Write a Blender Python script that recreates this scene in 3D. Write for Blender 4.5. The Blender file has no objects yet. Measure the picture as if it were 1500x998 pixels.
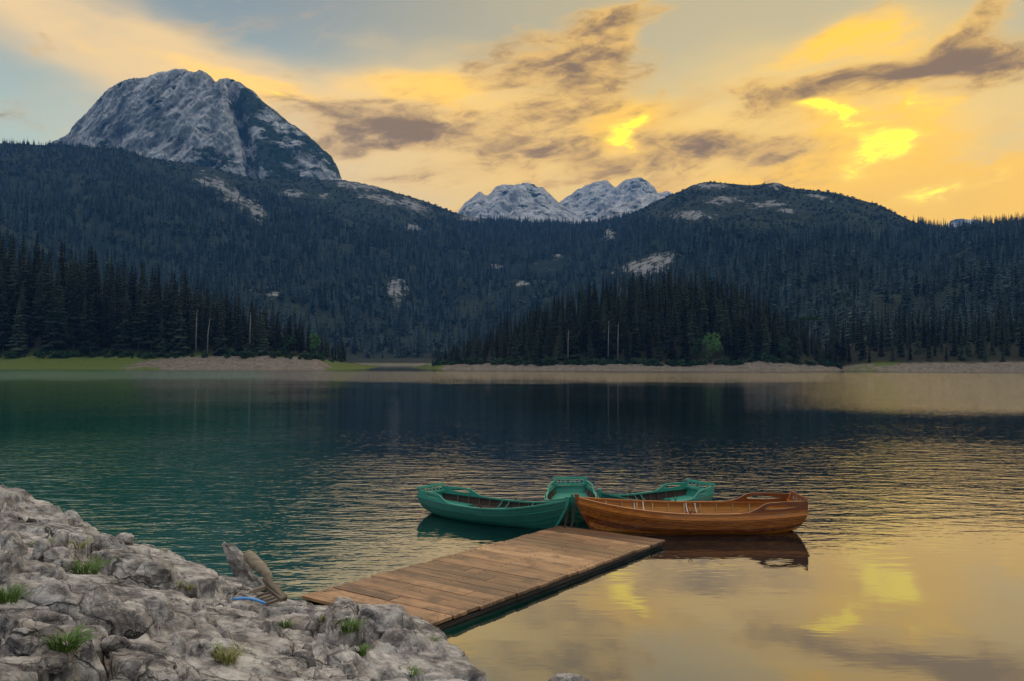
import bpy, bmesh, math, random
import numpy as np
from mathutils import Vector, Matrix

R = math.radians
scene = bpy.context.scene
COL = scene.collection

# ------------------------------------------------------------------ camera
FPX = 1250.0                      # focal length in pixels of the 1500 px wide photograph
CAM_H = 3.26                      # eye height above the lake
PITCH = math.atan(32.0 / FPX)
ROLL = math.atan(0.0035)
SUN_PX = (1275, 205)              # where the clouds glow around the hidden sun


def pixdir(px, py):
    """direction of a photograph pixel, scaled so that y (depth) is 1"""
    a, b = (px - 750.0) / FPX, (499.0 - py) / FPX
    f = np.array([0, math.cos(PITCH), math.sin(PITCH)])
    u0 = np.array([0, -math.sin(PITCH), math.cos(PITCH)])
    r0 = np.array([1.0, 0, 0])
    r = math.cos(ROLL) * r0 + math.sin(ROLL) * u0
    u = -math.sin(ROLL) * r0 + math.cos(ROLL) * u0
    d = f + a * r + b * u
    return d / d[1]


def ground(px, py, z=0.0):
    """point at height z under a pixel"""
    d = pixdir(px, py)
    k = (z - CAM_H) / d[2]
    return np.array([d[0] * k, k, z])


def at_depth(px, py, y):
    d = pixdir(px, py)
    return np.array([d[0] * y, y, CAM_H + d[2] * y])


cam_data = bpy.data.cameras.new("camera")
cam_data.sensor_width = 36.0
cam_data.lens = 36.0 * FPX / 1500.0
cam_data.clip_start = 0.1
cam_data.clip_end = 20000.0
cam = bpy.data.objects.new("camera", cam_data)
COL.objects.link(cam)
cam.matrix_world = (Matrix.Translation((0, 0, CAM_H)) @ Matrix.Rotation(R(90) + PITCH, 4, 'X')
                    @ Matrix.Rotation(ROLL, 4, 'Z'))
scene.camera = cam


# ------------------------------------------------------------------ small node language
def lin(r, g, b):
    def f(c):
        c = c / 255.0
        return c / 12.92 if c <= 0.04045 else ((c + 0.055) / 1.055) ** 2.4
    return (f(r), f(g), f(b), 1.0)


class NT:
    """terse builder for a node tree"""
    def __init__(self, tree):
        self.t = tree

    def node(self, kind, **kw):
        n = self.t.nodes.new(kind)
        for k, v in kw.items():
            setattr(n, k, v)
        return n

    def put(self, sock, v):
        if v is None:
            return
        if isinstance(v, bpy.types.NodeSocket):
            self.t.links.new(v, sock)
        else:
            if sock.type == 'RGBA' and len(v) == 3:
                v = (*v, 1.0)
            sock.default_value = v

    def m(self, op, a, b=None, c=None, clamp=False):
        n = self.node('ShaderNodeMath', operation=op, use_clamp=clamp)
        self.put(n.inputs[0], a)
        self.put(n.inputs[1], b)
        self.put(n.inputs[2], c)
        return n.outputs[0]

    def add(self, a, b): return self.m('ADD', a, b)
    def sub(self, a, b): return self.m('SUBTRACT', a, b)
    def mul(self, a, b): return self.m('MULTIPLY', a, b)

    def step(self, v, lo, hi, a=0.0, b=1.0):
        n = self.node('ShaderNodeMapRange', interpolation_type='SMOOTHSTEP')
        self.put(n.inputs['Value'], v)
        for k, x in (('From Min', lo), ('From Max', hi), ('To Min', a), ('To Max', b)):
            self.put(n.inputs[k], x)
        return n.outputs[0]

    def mix(self, f, a, b, kind='MIX'):
        n = self.node('ShaderNodeMix', data_type='RGBA', blend_type=kind)
        self.put(n.inputs[0], f)
        self.put(n.inputs[6], a)
        self.put(n.inputs[7], b)
        return n.outputs[2]

    def vec(self, op, a, b=None):
        n = self.node('ShaderNodeVectorMath', operation=op)
        self.put(n.inputs[0], a)
        if op == 'SCALE':
            self.put(n.inputs['Scale'], b)
        elif b is not None:
            self.put(n.inputs[1], b)
        return n.outputs[0]

    def xyz(self, v):
        n = self.node('ShaderNodeSeparateXYZ')
        self.put(n.inputs[0], v)
        return n.outputs

    def comb(self, x, y, z=0.0):
        n = self.node('ShaderNodeCombineXYZ')
        for i, s in enumerate((x, y, z)):
            self.put(n.inputs[i], s)
        return n.outputs[0]

    def noise(self, vec, scale, detail=4.0, rough=0.55, dist=0.0, color=False):
        n = self.node('ShaderNodeTexNoise')
        self.put(n.inputs['Vector'], vec)
        for k, x in (('Scale', scale), ('Detail', detail), ('Roughness', rough), ('Distortion', dist)):
            self.put(n.inputs[k], x)
        return n.outputs['Color' if color else 'Fac']

    def voronoi(self, vec, scale, feature='F1', out='Distance', rand=1.0):
        n = self.node('ShaderNodeTexVoronoi', feature=feature)
        self.put(n.inputs['Vector'], vec)
        n.inputs['Scale'].default_value = scale
        n.inputs['Randomness'].default_value = rand
        return n.outputs[out]

    def mapping(self, vec, loc=(0, 0, 0), rot=(0, 0, 0), scale=(1, 1, 1), kind='POINT'):
        n = self.node('ShaderNodeMapping', vector_type=kind)
        self.put(n.inputs['Vector'], vec)
        n.inputs['Location'].default_value = loc
        n.inputs['Rotation'].default_value = rot
        n.inputs['Scale'].default_value = scale
        return n.outputs[0]

    def ramp(self, f, stops):
        n = self.node('ShaderNodeValToRGB')
        e = n.color_ramp.elements
        while len(e) > 1:
            e.remove(e[-1])
        for i, (p, c) in enumerate(stops):
            x = e[0] if i == 0 else e.new(p)
            x.position = p
            x.color = c if len(c) == 4 else (*c, 1)
        self.put(n.inputs[0], f)
        return n.outputs[0]

    def bump(self, h, strength=0.5, dist=0.05, normal=None):
        n = self.node('ShaderNodeBump')
        self.put(n.inputs['Height'], h)
        self.put(n.inputs['Strength'], strength)
        n.inputs['Distance'].default_value = dist
        if normal is not None:
            self.put(n.inputs['Normal'], normal)
        return n.outputs[0]


# ------------------------------------------------------------------ sky
def direction_angles(px, py):
    d = pixdir(px, py)
    d = d / np.linalg.norm(d)
    return math.atan2(d[0], d[1]), math.asin(d[2])


SUN_AZ, SUN_EL = direction_angles(*SUN_PX)
world = bpy.data.worlds.new("World")
scene.world = world
world.use_nodes = True
wt = world.node_tree
wt.nodes.clear()
W = NT(wt)
wdir = W.node('ShaderNodeTexCoord').outputs['Generated']
sky = W.node('ShaderNodeTexSky', sky_type='NISHITA', sun_disc=False)
sky.sun_elevation = SUN_EL
sky.sun_rotation = SUN_AZ
sky.altitude = 1400
sky.air_density = 1.0
sky.dust_density = 3.0
sky.ozone_density = 2.0
clear = W.vec('SCALE', sky.outputs[0], 0.13)
clear = W.vec('DIVIDE', clear, W.vec('ADD', clear, (1.0, 1.0, 1.0)))      # aureole held back by haze
world.cycles.sampling_method = 'MANUAL'
world.cycles.sample_map_resolution = 512

X, Y, Z = W.xyz(wdir)
az = W.m('ARCTAN2', X, Y)
el = W.m('ARCSINE', Z)
# cloud deck seen in perspective: streaks towards the horizon
zz = W.add(W.m('MAXIMUM', Z, 0.0), 0.16)
deck = W.comb(W.m('DIVIDE', X, zz), W.m('DIVIDE', Y, zz), 0.0)
n_big = W.noise(deck, 1.15, 4.0, 0.55)
stretch = W.mapping(wdir, scale=(1.0, 1.0, 2.6))
n_mid = W.noise(stretch, 8.0, 5.0, 0.62)
warp_c = W.noise(stretch, 6.0, 3.0, 0.6, 0.0, color=True)
wx, wy, _ = W.xyz(warp_c)
n_fine = W.noise(W.vec('ADD', stretch, W.vec('SCALE', warp_c, 0.12)), 22.0, 5.0, 0.68)
streak_p = W.comb(W.mul(az, 1.0), W.sub(W.mul(el, 3.6), W.mul(az, 0.75)), 0.0)
n_str = W.noise(W.vec('ADD', streak_p, W.vec('SCALE', warp_c, 0.16)), 9.0, 6.0, 0.64)
pos = W.comb(W.add(az, W.mul(W.sub(wx, 0.5), 0.17)), W.add(el, W.mul(W.sub(wy, 0.5), 0.085)), 0.0)
pos_soft = W.comb(W.add(az, W.mul(W.sub(wx, 0.5), 0.10)), W.add(el, W.mul(W.sub(wy, 0.5), 0.05)), 0.0)


def blob(px, py, rx, ry, rot=0.0, amp=1.0, p=None):
    a, e = direction_angles(px, py)
    a2, _ = direction_angles(px + 10, py)
    _, e2 = direction_angles(px, py - 10)
    kx, ky = (a2 - a) / 10, (e2 - e) / 10
    m = W.mapping(p if p is not None else pos, loc=(a, e, 0), rot=(0, 0, R(rot)),
                  scale=(rx * kx * 1.55, ry * ky * 1.55, 1), kind='TEXTURE')
    g = W.node('ShaderNodeTexGradient', gradient_type='QUADRATIC_SPHERE')
    W.put(g.inputs[0], m)
    o = g.outputs['Fac']
    return o if amp == 1.0 else W.mul(o, amp)


def layer(blobs, p=None):
    s = None
    for b in blobs:
        g = blob(*b, p=p)
        s = g if s is None else W.add(s, g)
    return s

# thin lit veil, gold, burning gaps, grey cloud: shapes placed by the direction they are seen in
veil = layer([(120, 45, 330, 85, -14, 1.5), (330, 120, 260, 65, -16, 1.4), (600, 140, 300, 75, 0, 1.4),
              (760, 270, 520, 130, 0, 1.9), (1160, 240, 380, 170, 0, 1.5), (1430, 320, 260, 70, 0, 1.0), (1240, 60, 300, 70, 8, 0.7),
              (700, 75, 300, 40, 0, 0.2), (1700, 220, 340, 200, 0, 1.0)], pos_soft)
gold = layer([(400, 140, 150, 30, -12, 1.5), (640, 140, 160, 40, 0, 1.3), (330, 115, 120, 22, -18, 1.0),
              (1330, 320, 400, 110, 0, 1.9), (1250, 220, 130, 150, 0, 1.4), (1240, 65, 130, 36, 6, 1.1),
              (905, 175, 110, 70, 0, 1.5), (1470, 300, 220, 66, 0, 1.4), (1250, 300, 160, 60, 0, 1.0), (1130, 280, 130, 36, 0, 0.8),
              (1340, 160, 60, 22, 28, 1.0), (150, 60, 200, 40, -18, 0.35), (1400, 40, 160, 30, 28, 0.5)])
hot = layer([(1252, 186, 52, 32, -8, 1.7), (1272, 240, 62, 26, 28, 1.5), (1345, 290, 62, 26, 6, 1.7),
             (908, 172, 42, 20, 10, 1.2), (898, 196, 42, 20, 12, 1.4), (1345, 162, 46, 18, 30, 1.1),
             (1450, 268, 56, 24, 10, 1.0), (1215, 172, 40, 20, -15, 1.0), (985, 172, 34, 12, 14, 0.5),
             (1290, 215, 26, 50, 0, 1.0), (1470, 315, 50, 12, 0, 0.8), (395, 143, 46, 12, -8, 0.55)])
grey = layer([(900, 55, 60, 40, 30, 0.9), (850, 100, 90, 40, 20, 0.8), (1180, 140, 150, 26, 6, 1.0), (520, 200, 150, 34, -3, 0.9), (880, 215, 160, 22, 2, 0.8), (740, 205, 180, 22, 0, 0.7), (1050, 240, 170, 22, 0, 0.8), (950, 130, 60, 40, 30, 0.5), (560, 255, 150, 20, 0, 0.5), (820, 265, 180, 18, 0, 0.45),
              (820, 74, 120, 52, 22, 1.7), (752, 98, 80, 34, 18, 1.2), (893, 36, 60, 26, 15, 1.1),
              (600, 188, 290, 36, 2, 1.5), (800, 160, 110, 36, 16, 1.3), (470, 168, 110, 36, -6, 1.2),
              (1010, 222, 210, 30, 2, 1.5), (1120, 230, 130, 24, -4, 1.2), (965, 198, 80, 34, -14, 1.1),
              (1090, 128, 130, 22, 3, 1.2), (1300, 120, 300, 36, 10, 1.8), (1430, 95, 160, 26, 6, 1.3),
              (1425, 46, 190, 34, 31, 1.9), (58, 62, 52, 14, -32, 1.0), (985, 160, 60, 40, 40, 0.55),
              (930, 90, 80, 30, 20, 0.5), (720, 235, 260, 26, 2, 0.6), (1320, 40, 24, 22, -40, 0.5),
              (1090, 260, 120, 14, -5, 0.5), (560, 160, 50, 10, 8, 0.7), (560, 128, 40, 8, 4, 0.5), (1010, 22, 40, 12, 10, 0.5), (1000, 150, 36, 22, 30, 0.5), (870, 120, 50, 18, 40, 0.7), (700, 95, 40, 14, 20, 0.6), (1420, 130, 170, 16, 7, 0.9), (1200, 150, 100, 16, 14, 0.8), (1160, 118, 60, 10, -4, 0.6), (1140, 268, 60, 10, -6, 0.6), (1300, 30, 60, 10, 20, 0.3), (640, 255, 120, 18, 2, 0.4)])

# the same weather goes on all round: broken veil and some cloud
el_low = W.step(el, 0.0, 0.75, 1.0, 0.35)
veil_f = W.m('ADD', W.mul(veil, 0.75), W.mul(W.sub(n_big, 0.47), 1.3), clamp=True)
veil_f = W.m('MULTIPLY', W.step(veil_f, 0.05, 0.85), W.step(n_mid, 0.10, 0.62, 0.62, 1.0), clamp=True)
gold_f = W.step(W.mul(gold, W.add(1.0, W.add(W.mul(W.sub(n_str, 0.5), 3.0), W.mul(W.sub(n_fine, 0.5), 1.6)))), 0.06, 1.0)
fine_s = W.sub(n_fine, 0.5)
mid_s = W.sub(n_mid, 0.5)
str_s = W.sub(n_str, 0.5)
hot_d = W.mul(hot, W.add(1.0, W.add(W.mul(fine_s, 5.5), W.mul(str_s, 4.0))))
hot_f = W.step(hot_d, 0.04, 1.35)
tear = W.add(W.mul(str_s, 3.4), W.add(W.mul(mid_s, 1.0), W.mul(fine_s, 1.0)))
grey_d = W.add(W.mul(grey, 1.2), tear)
grey_f = W.step(grey_d, 0.10, 1.55, 0.0, 0.95)
mott = W.m('MULTIPLY', W.step(W.add(W.mul(fine_s, 0.5), str_s), -0.02, 0.20), W.step(el, 0.30, 0.16), clamp=True)
grey_far = W.mul(W.step(W.add(n_big, W.mul(W.sub(n_mid, 0.5), 0.5)), 0.56, 0.78), 0.35)

# how near the hidden sun: warms the veil, cools the far side of the sky
sd = Vector((math.cos(SUN_EL) * math.sin(SUN_AZ), math.cos(SUN_EL) * math.cos(SUN_AZ), math.sin(SUN_EL)))
dotn = W.node('ShaderNodeVectorMath', operation='DOT_PRODUCT')
W.put(dotn.inputs[0], wdir)
dotn.inputs[1].default_value = sd
near_sun = W.step(dotn.outputs['Value'], 0.76, 1.0)
fwd = W.step(dotn.outputs['Value'], -0.6, 0.75)

veil_c = W.mix(near_sun, lin(226, 190, 128), lin(244, 196, 88))
veil_c = W.mix(fwd, lin(172, 176, 186), veil_c)
gold_c = W.mix(near_sun, lin(252, 200, 98), lin(253, 194, 28))
grey_c = W.mix(near_sun, lin(164, 130, 84), lin(166, 120, 56))
grey_c = W.mix(W.step(W.add(grey_d, W.add(W.mul(fine_s, 4.5), W.mul(str_s, 4.0))), 0.4, 3.4), W.mix(0.6, grey_c, veil_c), W.mix(0.65, grey_c, (0.100, 0.066, 0.030, 1)))
grey_c = W.mix(fwd, lin(112, 120, 132), grey_c)

haze_c = W.mix(near_sun, lin(122, 130, 130), lin(176, 158, 108))
haze_c = W.mix(W.step(el, 0.42, 0.16), haze_c, W.mix(near_sun, lin(184, 196, 172), lin(194, 178, 118)))
clear = W.mix(W.mul(fwd, 0.9), clear, haze_c)
# bright veil added overhead, out of view, to lift the light on the ground
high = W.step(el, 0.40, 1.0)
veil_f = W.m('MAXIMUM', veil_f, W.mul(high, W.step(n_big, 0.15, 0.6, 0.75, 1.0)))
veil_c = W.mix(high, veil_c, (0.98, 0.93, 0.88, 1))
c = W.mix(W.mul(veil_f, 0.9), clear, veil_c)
c = W.mix(W.mul(W.mul(mott, veil_f), 0.75), c, W.mix(near_sun, lin(184, 146, 110), lin(206, 146, 50)))
c = W.mix(W.mul(gold_f, 0.92), c, gold_c)
c = W.mix(W.mul(grey_far, W.step(dotn.outputs['Value'], 0.75, 0.35)), c, grey_c)
c = W.mix(grey_f, c, grey_c)
c = W.mix(W.mul(hot_f, 0.95), c, W.mix(W.step(hot_d, 0.4, 1.8), (1.10, 0.70, 0.05, 1), (1.35, 1.02, 0.012, 1)))
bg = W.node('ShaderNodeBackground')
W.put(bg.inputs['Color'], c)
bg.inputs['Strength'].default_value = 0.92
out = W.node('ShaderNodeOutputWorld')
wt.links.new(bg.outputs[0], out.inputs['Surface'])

# ------------------------------------------------------------------ sun, low behind thin cloud
sun_data = bpy.data.lights.new("sun", 'SUN')
sun_data.energy = 0.5
sun_data.angle = R(90)
sun_data.color = (1.0, 0.80, 0.52)
sun_obj = bpy.data.objects.new("sun", sun_data)
COL.objects.link(sun_obj)
sun_obj.rotation_euler = (-sd).to_track_quat('-Z', 'Y').to_euler()

scene.view_settings.view_transform = 'Standard'
scene.view_settings.look = 'None'
scene.view_settings.exposure = 0.78
scene.view_settings.gamma = 1.0
scene.view_settings.use_curve_mapping = False
scene.render.engine = 'CYCLES'
scene.cycles.use_denoising = True
scene.cycles.max_bounces = 6
scene.cycles.diffuse_bounces = 2
scene.cycles.glossy_bounces = 3
scene.cycles.transmission_bounces = 2
scene.cycles.volume_bounces = 0
scene.cycles.sample_clamp_indirect = 6.0

# ------------------------------------------------------------------ numpy noise
_rng = np.random.RandomState(7)
_PERM = np.concatenate([_rng.permutation(256)] * 3)
_G3 = _rng.normal(size=(256, 3))
_G3 /= np.linalg.norm(_G3, axis=1)[:, None]
_CELL = _rng.rand(256, 3)


def perlin(p):
    p = np.asarray(p, float)
    i = np.floor(p).astype(int)
    f = p - i
    i &= 255
    u = f * f * f * (f * (f * 6 - 15) + 10)
    res = 0
    for dx in (0, 1):
        for dy in (0, 1):
            for dz in (0, 1):
                h = _PERM[_PERM[_PERM[(i[:, 0] + dx) & 255] + ((i[:, 1] + dy) & 255)] + ((i[:, 2] + dz) & 255)]
                g = _G3[h]
                w = ((u[:, 0] if dx else 1 - u[:, 0]) * (u[:, 1] if dy else 1 - u[:, 1])
                     * (u[:, 2] if dz else 1 - u[:, 2]))
                res = res + w * (g[:, 0] * (f[:, 0] - dx) + g[:, 1] * (f[:, 1] - dy) + g[:, 2] * (f[:, 2] - dz))
    return res * 1.5


def fbm(p, octaves=5, gain=0.5, ridged=False):
    p = np.asarray(p, float)
    a, s, tot = 1.0, 0.0, 0.0
    for o in range(octaves):
        n = perlin(p * (2.03 ** o) + 17.3 * o)
        if ridged:
            n = 1 - 2 * np.abs(n)
        s = s + a * n
        tot += a
        a *= gain
    return s / tot


def worley(p):
    """F1, F2 and the id of the nearest cell"""
    p = np.asarray(p, float)
    i = np.floor(p).astype(int)
    f1 = np.full(len(p), 9.0)
    f2 = np.full(len(p), 9.0)
    cid = np.zeros(len(p), int)
    for dx in (-1, 0, 1):
        for dy in (-1, 0, 1):
            for dz in (-1, 0, 1):
                c = i + (dx, dy, dz)
                h = _PERM[_PERM[_PERM[c[:, 0] & 255] + (c[:, 1] & 255)] + (c[:, 2] & 255)]
                d = np.linalg.norm(c + _CELL[h] - p, axis=1)
                nearer = d < f1
                f2 = np.where(nearer, f1, np.minimum(f2, d))
                cid = np.where(nearer, h, cid)
                f1 = np.where(nearer, d, f1)
    return f1, f2, cid


def P3(x, y, z=0.0):
    return np.stack([np.ravel(x), np.ravel(y), np.ravel(np.broadcast_to(z, np.shape(x)))], 1)


def sstep(x, a, b):
    t = np.clip((np.asarray(x, float) - a) / (b - a), 0, 1)
    return t * t * (3 - 2 * t)


# ------------------------------------------------------------------ objects
def prop(o, label=None, cat=None, group=None, kind=None):
    for k, v in (('label', label), ('category', cat), ('group', group), ('kind', kind)):
        if v:
            o[k] = v
    return o


def empty(name, loc=(0, 0, 0), rz=0.0):
    o = bpy.data.objects.new(name, None)
    o.location = loc
    o.rotation_euler = (0, 0, rz)
    COL.objects.link(o)
    return o


def mesh_data(name, verts, faces, smooth=True, material=None):
    me = bpy.data.meshes.new(name)
    me.from_pydata([tuple(v) for v in verts], [], [tuple(f) for f in faces])
    me.update()
    if smooth:
        me.polygons.foreach_set('use_smooth', [True] * len(me.polygons))
    if material:
        me.materials.append(material)
    return me


def obj(name, verts, faces, material, parent=None, smooth=True):
    o = bpy.data.objects.new(name, mesh_data(name, verts, faces, smooth, material))
    COL.objects.link(o)
    if parent is not None:
        o.parent = parent
    return o


def link(name, me, parent=None):
    o = bpy.data.objects.new(name, me)
    COL.objects.link(o)
    o.parent = parent
    return o


def grid_faces(nr, nc):
    i = np.arange((nr - 1) * (nc - 1))
    r, c = i // (nc - 1), i % (nc - 1)
    a = r * nc + c
    return np.stack([a, a + 1, a + nc + 1, a + nc], 1)


def fast_mesh(name, verts, quads, material, smooth=True):
    me = bpy.data.meshes.new(name)
    verts = np.asarray(verts, np.float32)
    quads = np.asarray(quads, np.int32)
    k = quads.shape[1]
    me.vertices.add(len(verts))
    me.vertices.foreach_set('co', verts.ravel())
    me.loops.add(quads.size)
    me.loops.foreach_set('vertex_index', quads.ravel())
    me.polygons.add(len(quads))
    me.polygons.foreach_set('loop_start', np.arange(len(quads), dtype=np.int32) * k)
    me.polygons.foreach_set('loop_total', np.full(len(quads), k, np.int32))
    me.update(calc_edges=True)
    me.polygons.foreach_set('use_smooth', np.full(len(quads), smooth))
    if material:
        me.materials.append(material)
    return me


def attr(me, name, values):
    a = me.attributes.new(name, 'FLOAT', 'POINT')
    a.data.foreach_set('value', np.asarray(values, np.float32).ravel())


def box_vf(cx, cy, cz, sx, sy, sz):
    v = [(cx + dx * sx / 2, cy + dy * sy / 2, cz + dz * sz / 2) for dx in (-1, 1) for dy in (-1, 1) for dz in (-1, 1)]
    f = [(0, 1, 3, 2), (4, 6, 7, 5), (0, 4, 5, 1), (2, 3, 7, 6), (0, 2, 6, 4), (1, 5, 7, 3)]
    return v, f


def bevelled(name, verts, faces, material, parent=None, w=0.006, seg=1):
    me = mesh_data(name, verts, faces, False, material)
    bm = bmesh.new()
    bm.from_mesh(me)
    bmesh.ops.recalc_face_normals(bm, faces=bm.faces)
    bmesh.ops.bevel(bm, geom=list(bm.edges), offset=w, segments=seg, affect='EDGES', profile=0.5)
    bm.to_mesh(me)
    bm.free()
    o = bpy.data.objects.new(name, me)
    COL.objects.link(o)
    if parent is not None:
        o.parent = parent
    return o


def tube_vf(pts, radii, n=8, cap=True):
    """swept round tube along points"""
    pts = [Vector(p) for p in pts]
    if not hasattr(radii, '__len__'):
        radii = [radii] * len(pts)
    v, f = [], []
    up = Vector((0, 0, 1))
    for i, p in enumerate(pts):
        t = (pts[min(i + 1, len(pts) - 1)] - pts[max(i - 1, 0)]).normalized()
        s = t.cross(up)
        if s.length < 1e-3:
            s = t.cross(Vector((1, 0, 0)))
        s.normalize()
        w = s.cross(t)
        for k in range(n):
            a = 2 * math.pi * k / n
            v.append(p + (s * math.cos(a) + w * math.sin(a)) * radii[i])
    for i in range(len(pts) - 1):
        for k in range(n):
            f.append((i * n + k, i * n + (k + 1) % n, (i + 1) * n + (k + 1) % n, (i + 1) * n + k))
    if cap:
        f.append(tuple(range(n))[::-1])
        f.append(tuple(range((len(pts) - 1) * n, len(pts) * n)))
    return v, f


# ------------------------------------------------------------------ materials
def material(name):
    m = bpy.data.materials.new(name)
    m.use_nodes = True
    m.node_tree.nodes.clear()
    n = NT(m.node_tree)
    b = n.node('ShaderNodeBsdfPrincipled')
    o = n.node('ShaderNodeOutputMaterial')
    m.node_tree.links.new(b.outputs[0], o.inputs['Surface'])
    n.b = b
    n.out = o
    return m, n


def setp(n, color=None, rough=None, normal=None, spec=None, **kw):
    i = n.b.inputs
    n.put(i['Base Color'], color)
    n.put(i['Roughness'], rough)
    n.put(i['Normal'], normal)
    n.put(i['Specular IOR Level'], spec)
    for k, v in kw.items():
        n.put(i[k], v)


def opos(n):
    return n.node('ShaderNodeTexCoord').outputs['Object']


def wpos(n):
    return n.node('ShaderNodeNewGeometry').outputs['Position']


def orand(n):
    return n.node('ShaderNodeObjectInfo').outputs['Random']


def attribute(n, name):
    return n.node('ShaderNodeAttribute', attribute_name=name).outputs['Fac']


def foliage_material(name, dark, light, sat=0.0):
    m, n = material(name)
    r = orand(n)
    p = opos(n)
    v = n.noise(p, 0.9, 2.0, 0.6)
    f = n.m('ADD', n.m('POWER', r, 1.8), n.mul(n.sub(v, 0.5), 0.8), clamp=True)
    setp(n, n.mix(f, dark, light), 0.75, spec=0.15)
    return m


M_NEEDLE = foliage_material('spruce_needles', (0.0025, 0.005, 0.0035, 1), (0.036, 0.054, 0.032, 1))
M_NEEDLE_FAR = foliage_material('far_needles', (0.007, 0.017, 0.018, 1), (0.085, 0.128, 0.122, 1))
M_SHRUB = foliage_material('mountain_shrub', (0.026, 0.044, 0.038, 1), (0.075, 0.105, 0.080, 1))
M_LEAF = foliage_material('broad_leaves', (0.040, 0.120, 0.030, 1), (0.090, 0.200, 0.055, 1))
M_LEAF_DULL = foliage_material('dull_leaves', (0.020, 0.050, 0.025, 1), (0.045, 0.085, 0.040, 1))

M_BARK, n = material('bark')
setp(n, n.mix(n.noise(n.mapping(opos(n), scale=(1, 1, 0.2)), 3.0), (0.035, 0.027, 0.02, 1), (0.10, 0.085, 0.07, 1)), 0.9)
M_DEAD, n = material('dead_wood')
setp(n, n.mix(n.noise(n.mapping(opos(n), scale=(1, 1, 0.15)), 2.0), (0.10, 0.095, 0.085, 1), (0.26, 0.24, 0.21, 1)), 0.9)

# ------------------------------------------------------------------ land materials
def rock_relief(n, p, s):
    a = n.noise(p, s, 8.0, 0.62)
    b = n.voronoi(p, s * 0.8)
    return n.add(a, n.mul(b, 0.35))


M_SLOPE, n = material('wooded_slope')
p = wpos(n)
rk = attribute(n, 'rock')
brk = n.noise(n.mapping(p, scale=(1, 1, 0.6)), 0.06, 6.0, 0.75)
rkm = n.step(n.add(rk, n.mul(n.sub(brk, 0.5), 4.6)), 0.66, 1.0)
soil = n.mix(n.noise(p, 0.02, 4.0), (0.010, 0.017, 0.012, 1), (0.032, 0.045, 0.030, 1))
stone = n.mix(n.noise(p, 0.10, 6.0, 0.7), (0.06, 0.06, 0.06, 1), (0.42, 0.41, 0.39, 1))
setp(n, n.mix(rkm, soil, stone), 0.95, n.bump(rock_relief(n, p, 0.06), 0.9, 6.0), spec=0.1)

M_PEAK, n = material('limestone_peak')
p = wpos(n)
green = attribute(n, 'green')
g1 = n.noise(n.mapping(p, rot=(0, R(35), 0), scale=(1, 1, 2.2)), 0.010, 7.0, 0.68)
gm = n.step(n.add(n.mul(green, 0.40), n.mul(n.sub(g1, 0.5), 1.9)), 0.20, 0.34)
st = n.noise(n.mapping(p, scale=(1, 1, 0.45)), 0.016, 8.0, 0.7)
stone = n.ramp(st, [(0.32, (0.12, 0.12, 0.122)), (0.46, (0.40, 0.395, 0.385)), (0.62, (0.70, 0.68, 0.65))])
turf = n.mix(n.noise(p, 0.03, 4.0), (0.022, 0.038, 0.026, 1), (0.060, 0.085, 0.050, 1))
setp(n, n.mix(gm, stone, turf), 0.95, n.bump(rock_relief(n, n.mapping(p, rot=(0, R(-22), 0), scale=(1.5, 1, 0.5)), 0.024), 1.0, 26.0), spec=0.1)

M_SHORE, n = material('lake_shore')
p = wpos(n)
gr = attribute(n, 'green')
nn = n.noise(p, 0.35, 6.0, 0.65)
gmask = n.step(n.add(gr, n.add(n.mul(n.sub(nn, 0.5), 1.2), n.mul(n.sub(n.noise(p, 0.06, 3.0), 0.5), 1.1))), 0.38, 0.66)
pebble = n.mix(n.voronoi(p, 0.9, out='Color'), (0.075, 0.060, 0.046, 1), (0.25, 0.21, 0.165, 1))
pebble = n.mix(n.step(n.noise(n.mapping(p, scale=(0.25, 0.25, 2.5)), 1.0, 3.0), 0.42, 0.62), pebble, (0.17, 0.14, 0.11, 1))
grass = n.mix(n.noise(p, 0.8, 4.0), (0.045, 0.085, 0.014, 1), (0.140, 0.155, 0.042, 1))
floor_ = n.mix(n.noise(p, 0.5, 4.0), (0.012, 0.016, 0.009, 1), (0.04, 0.04, 0.025, 1))
under = attribute(n, 'wood')
setp(n, n.mix(under, n.mix(gmask, pebble, grass), floor_), 0.95, n.bump(nn, 0.8, 0.6), spec=0.1)


def interp(pts):
    xs, ys = [a for a, _ in pts], [b for _, b in pts]
    return lambda x: np.interp(x, xs, ys)


def smooth_interp(pts, w=12.0):
    f = interp(pts)
    k = np.linspace(-w, w, 9)
    return lambda x: np.mean([f(np.asarray(x) + d) for d in k], axis=0)


def pv(px, py):
    """tangents (x/depth, z/depth) of pixels"""
    px, py = np.asarray(px, float), np.asarray(py, float)
    a, b = (px - 750) / FPX, (499 - py) / FPX
    a2 = a * math.cos(ROLL) - b * math.sin(ROLL)
    b2 = a * math.sin(ROLL) + b * math.cos(ROLL)
    den = math.cos(PITCH) - b2 * math.sin(PITCH)
    return a2 / den, (math.sin(PITCH) + b2 * math.cos(PITCH)) / den


def to_px(x, y, z):
    """pixels of points"""
    x, y, z = np.asarray(x, float), np.asarray(y, float), np.asarray(z, float) - CAM_H
    f = y * math.cos(PITCH) + z * math.sin(PITCH)
    u = -y * math.sin(PITCH) + z * math.cos(PITCH)
    a = x * math.cos(ROLL) + u * math.sin(ROLL)
    b = -x * math.sin(ROLL) + u * math.cos(ROLL)
    return 750 + FPX * a / f, 499 - FPX * b / f


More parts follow.
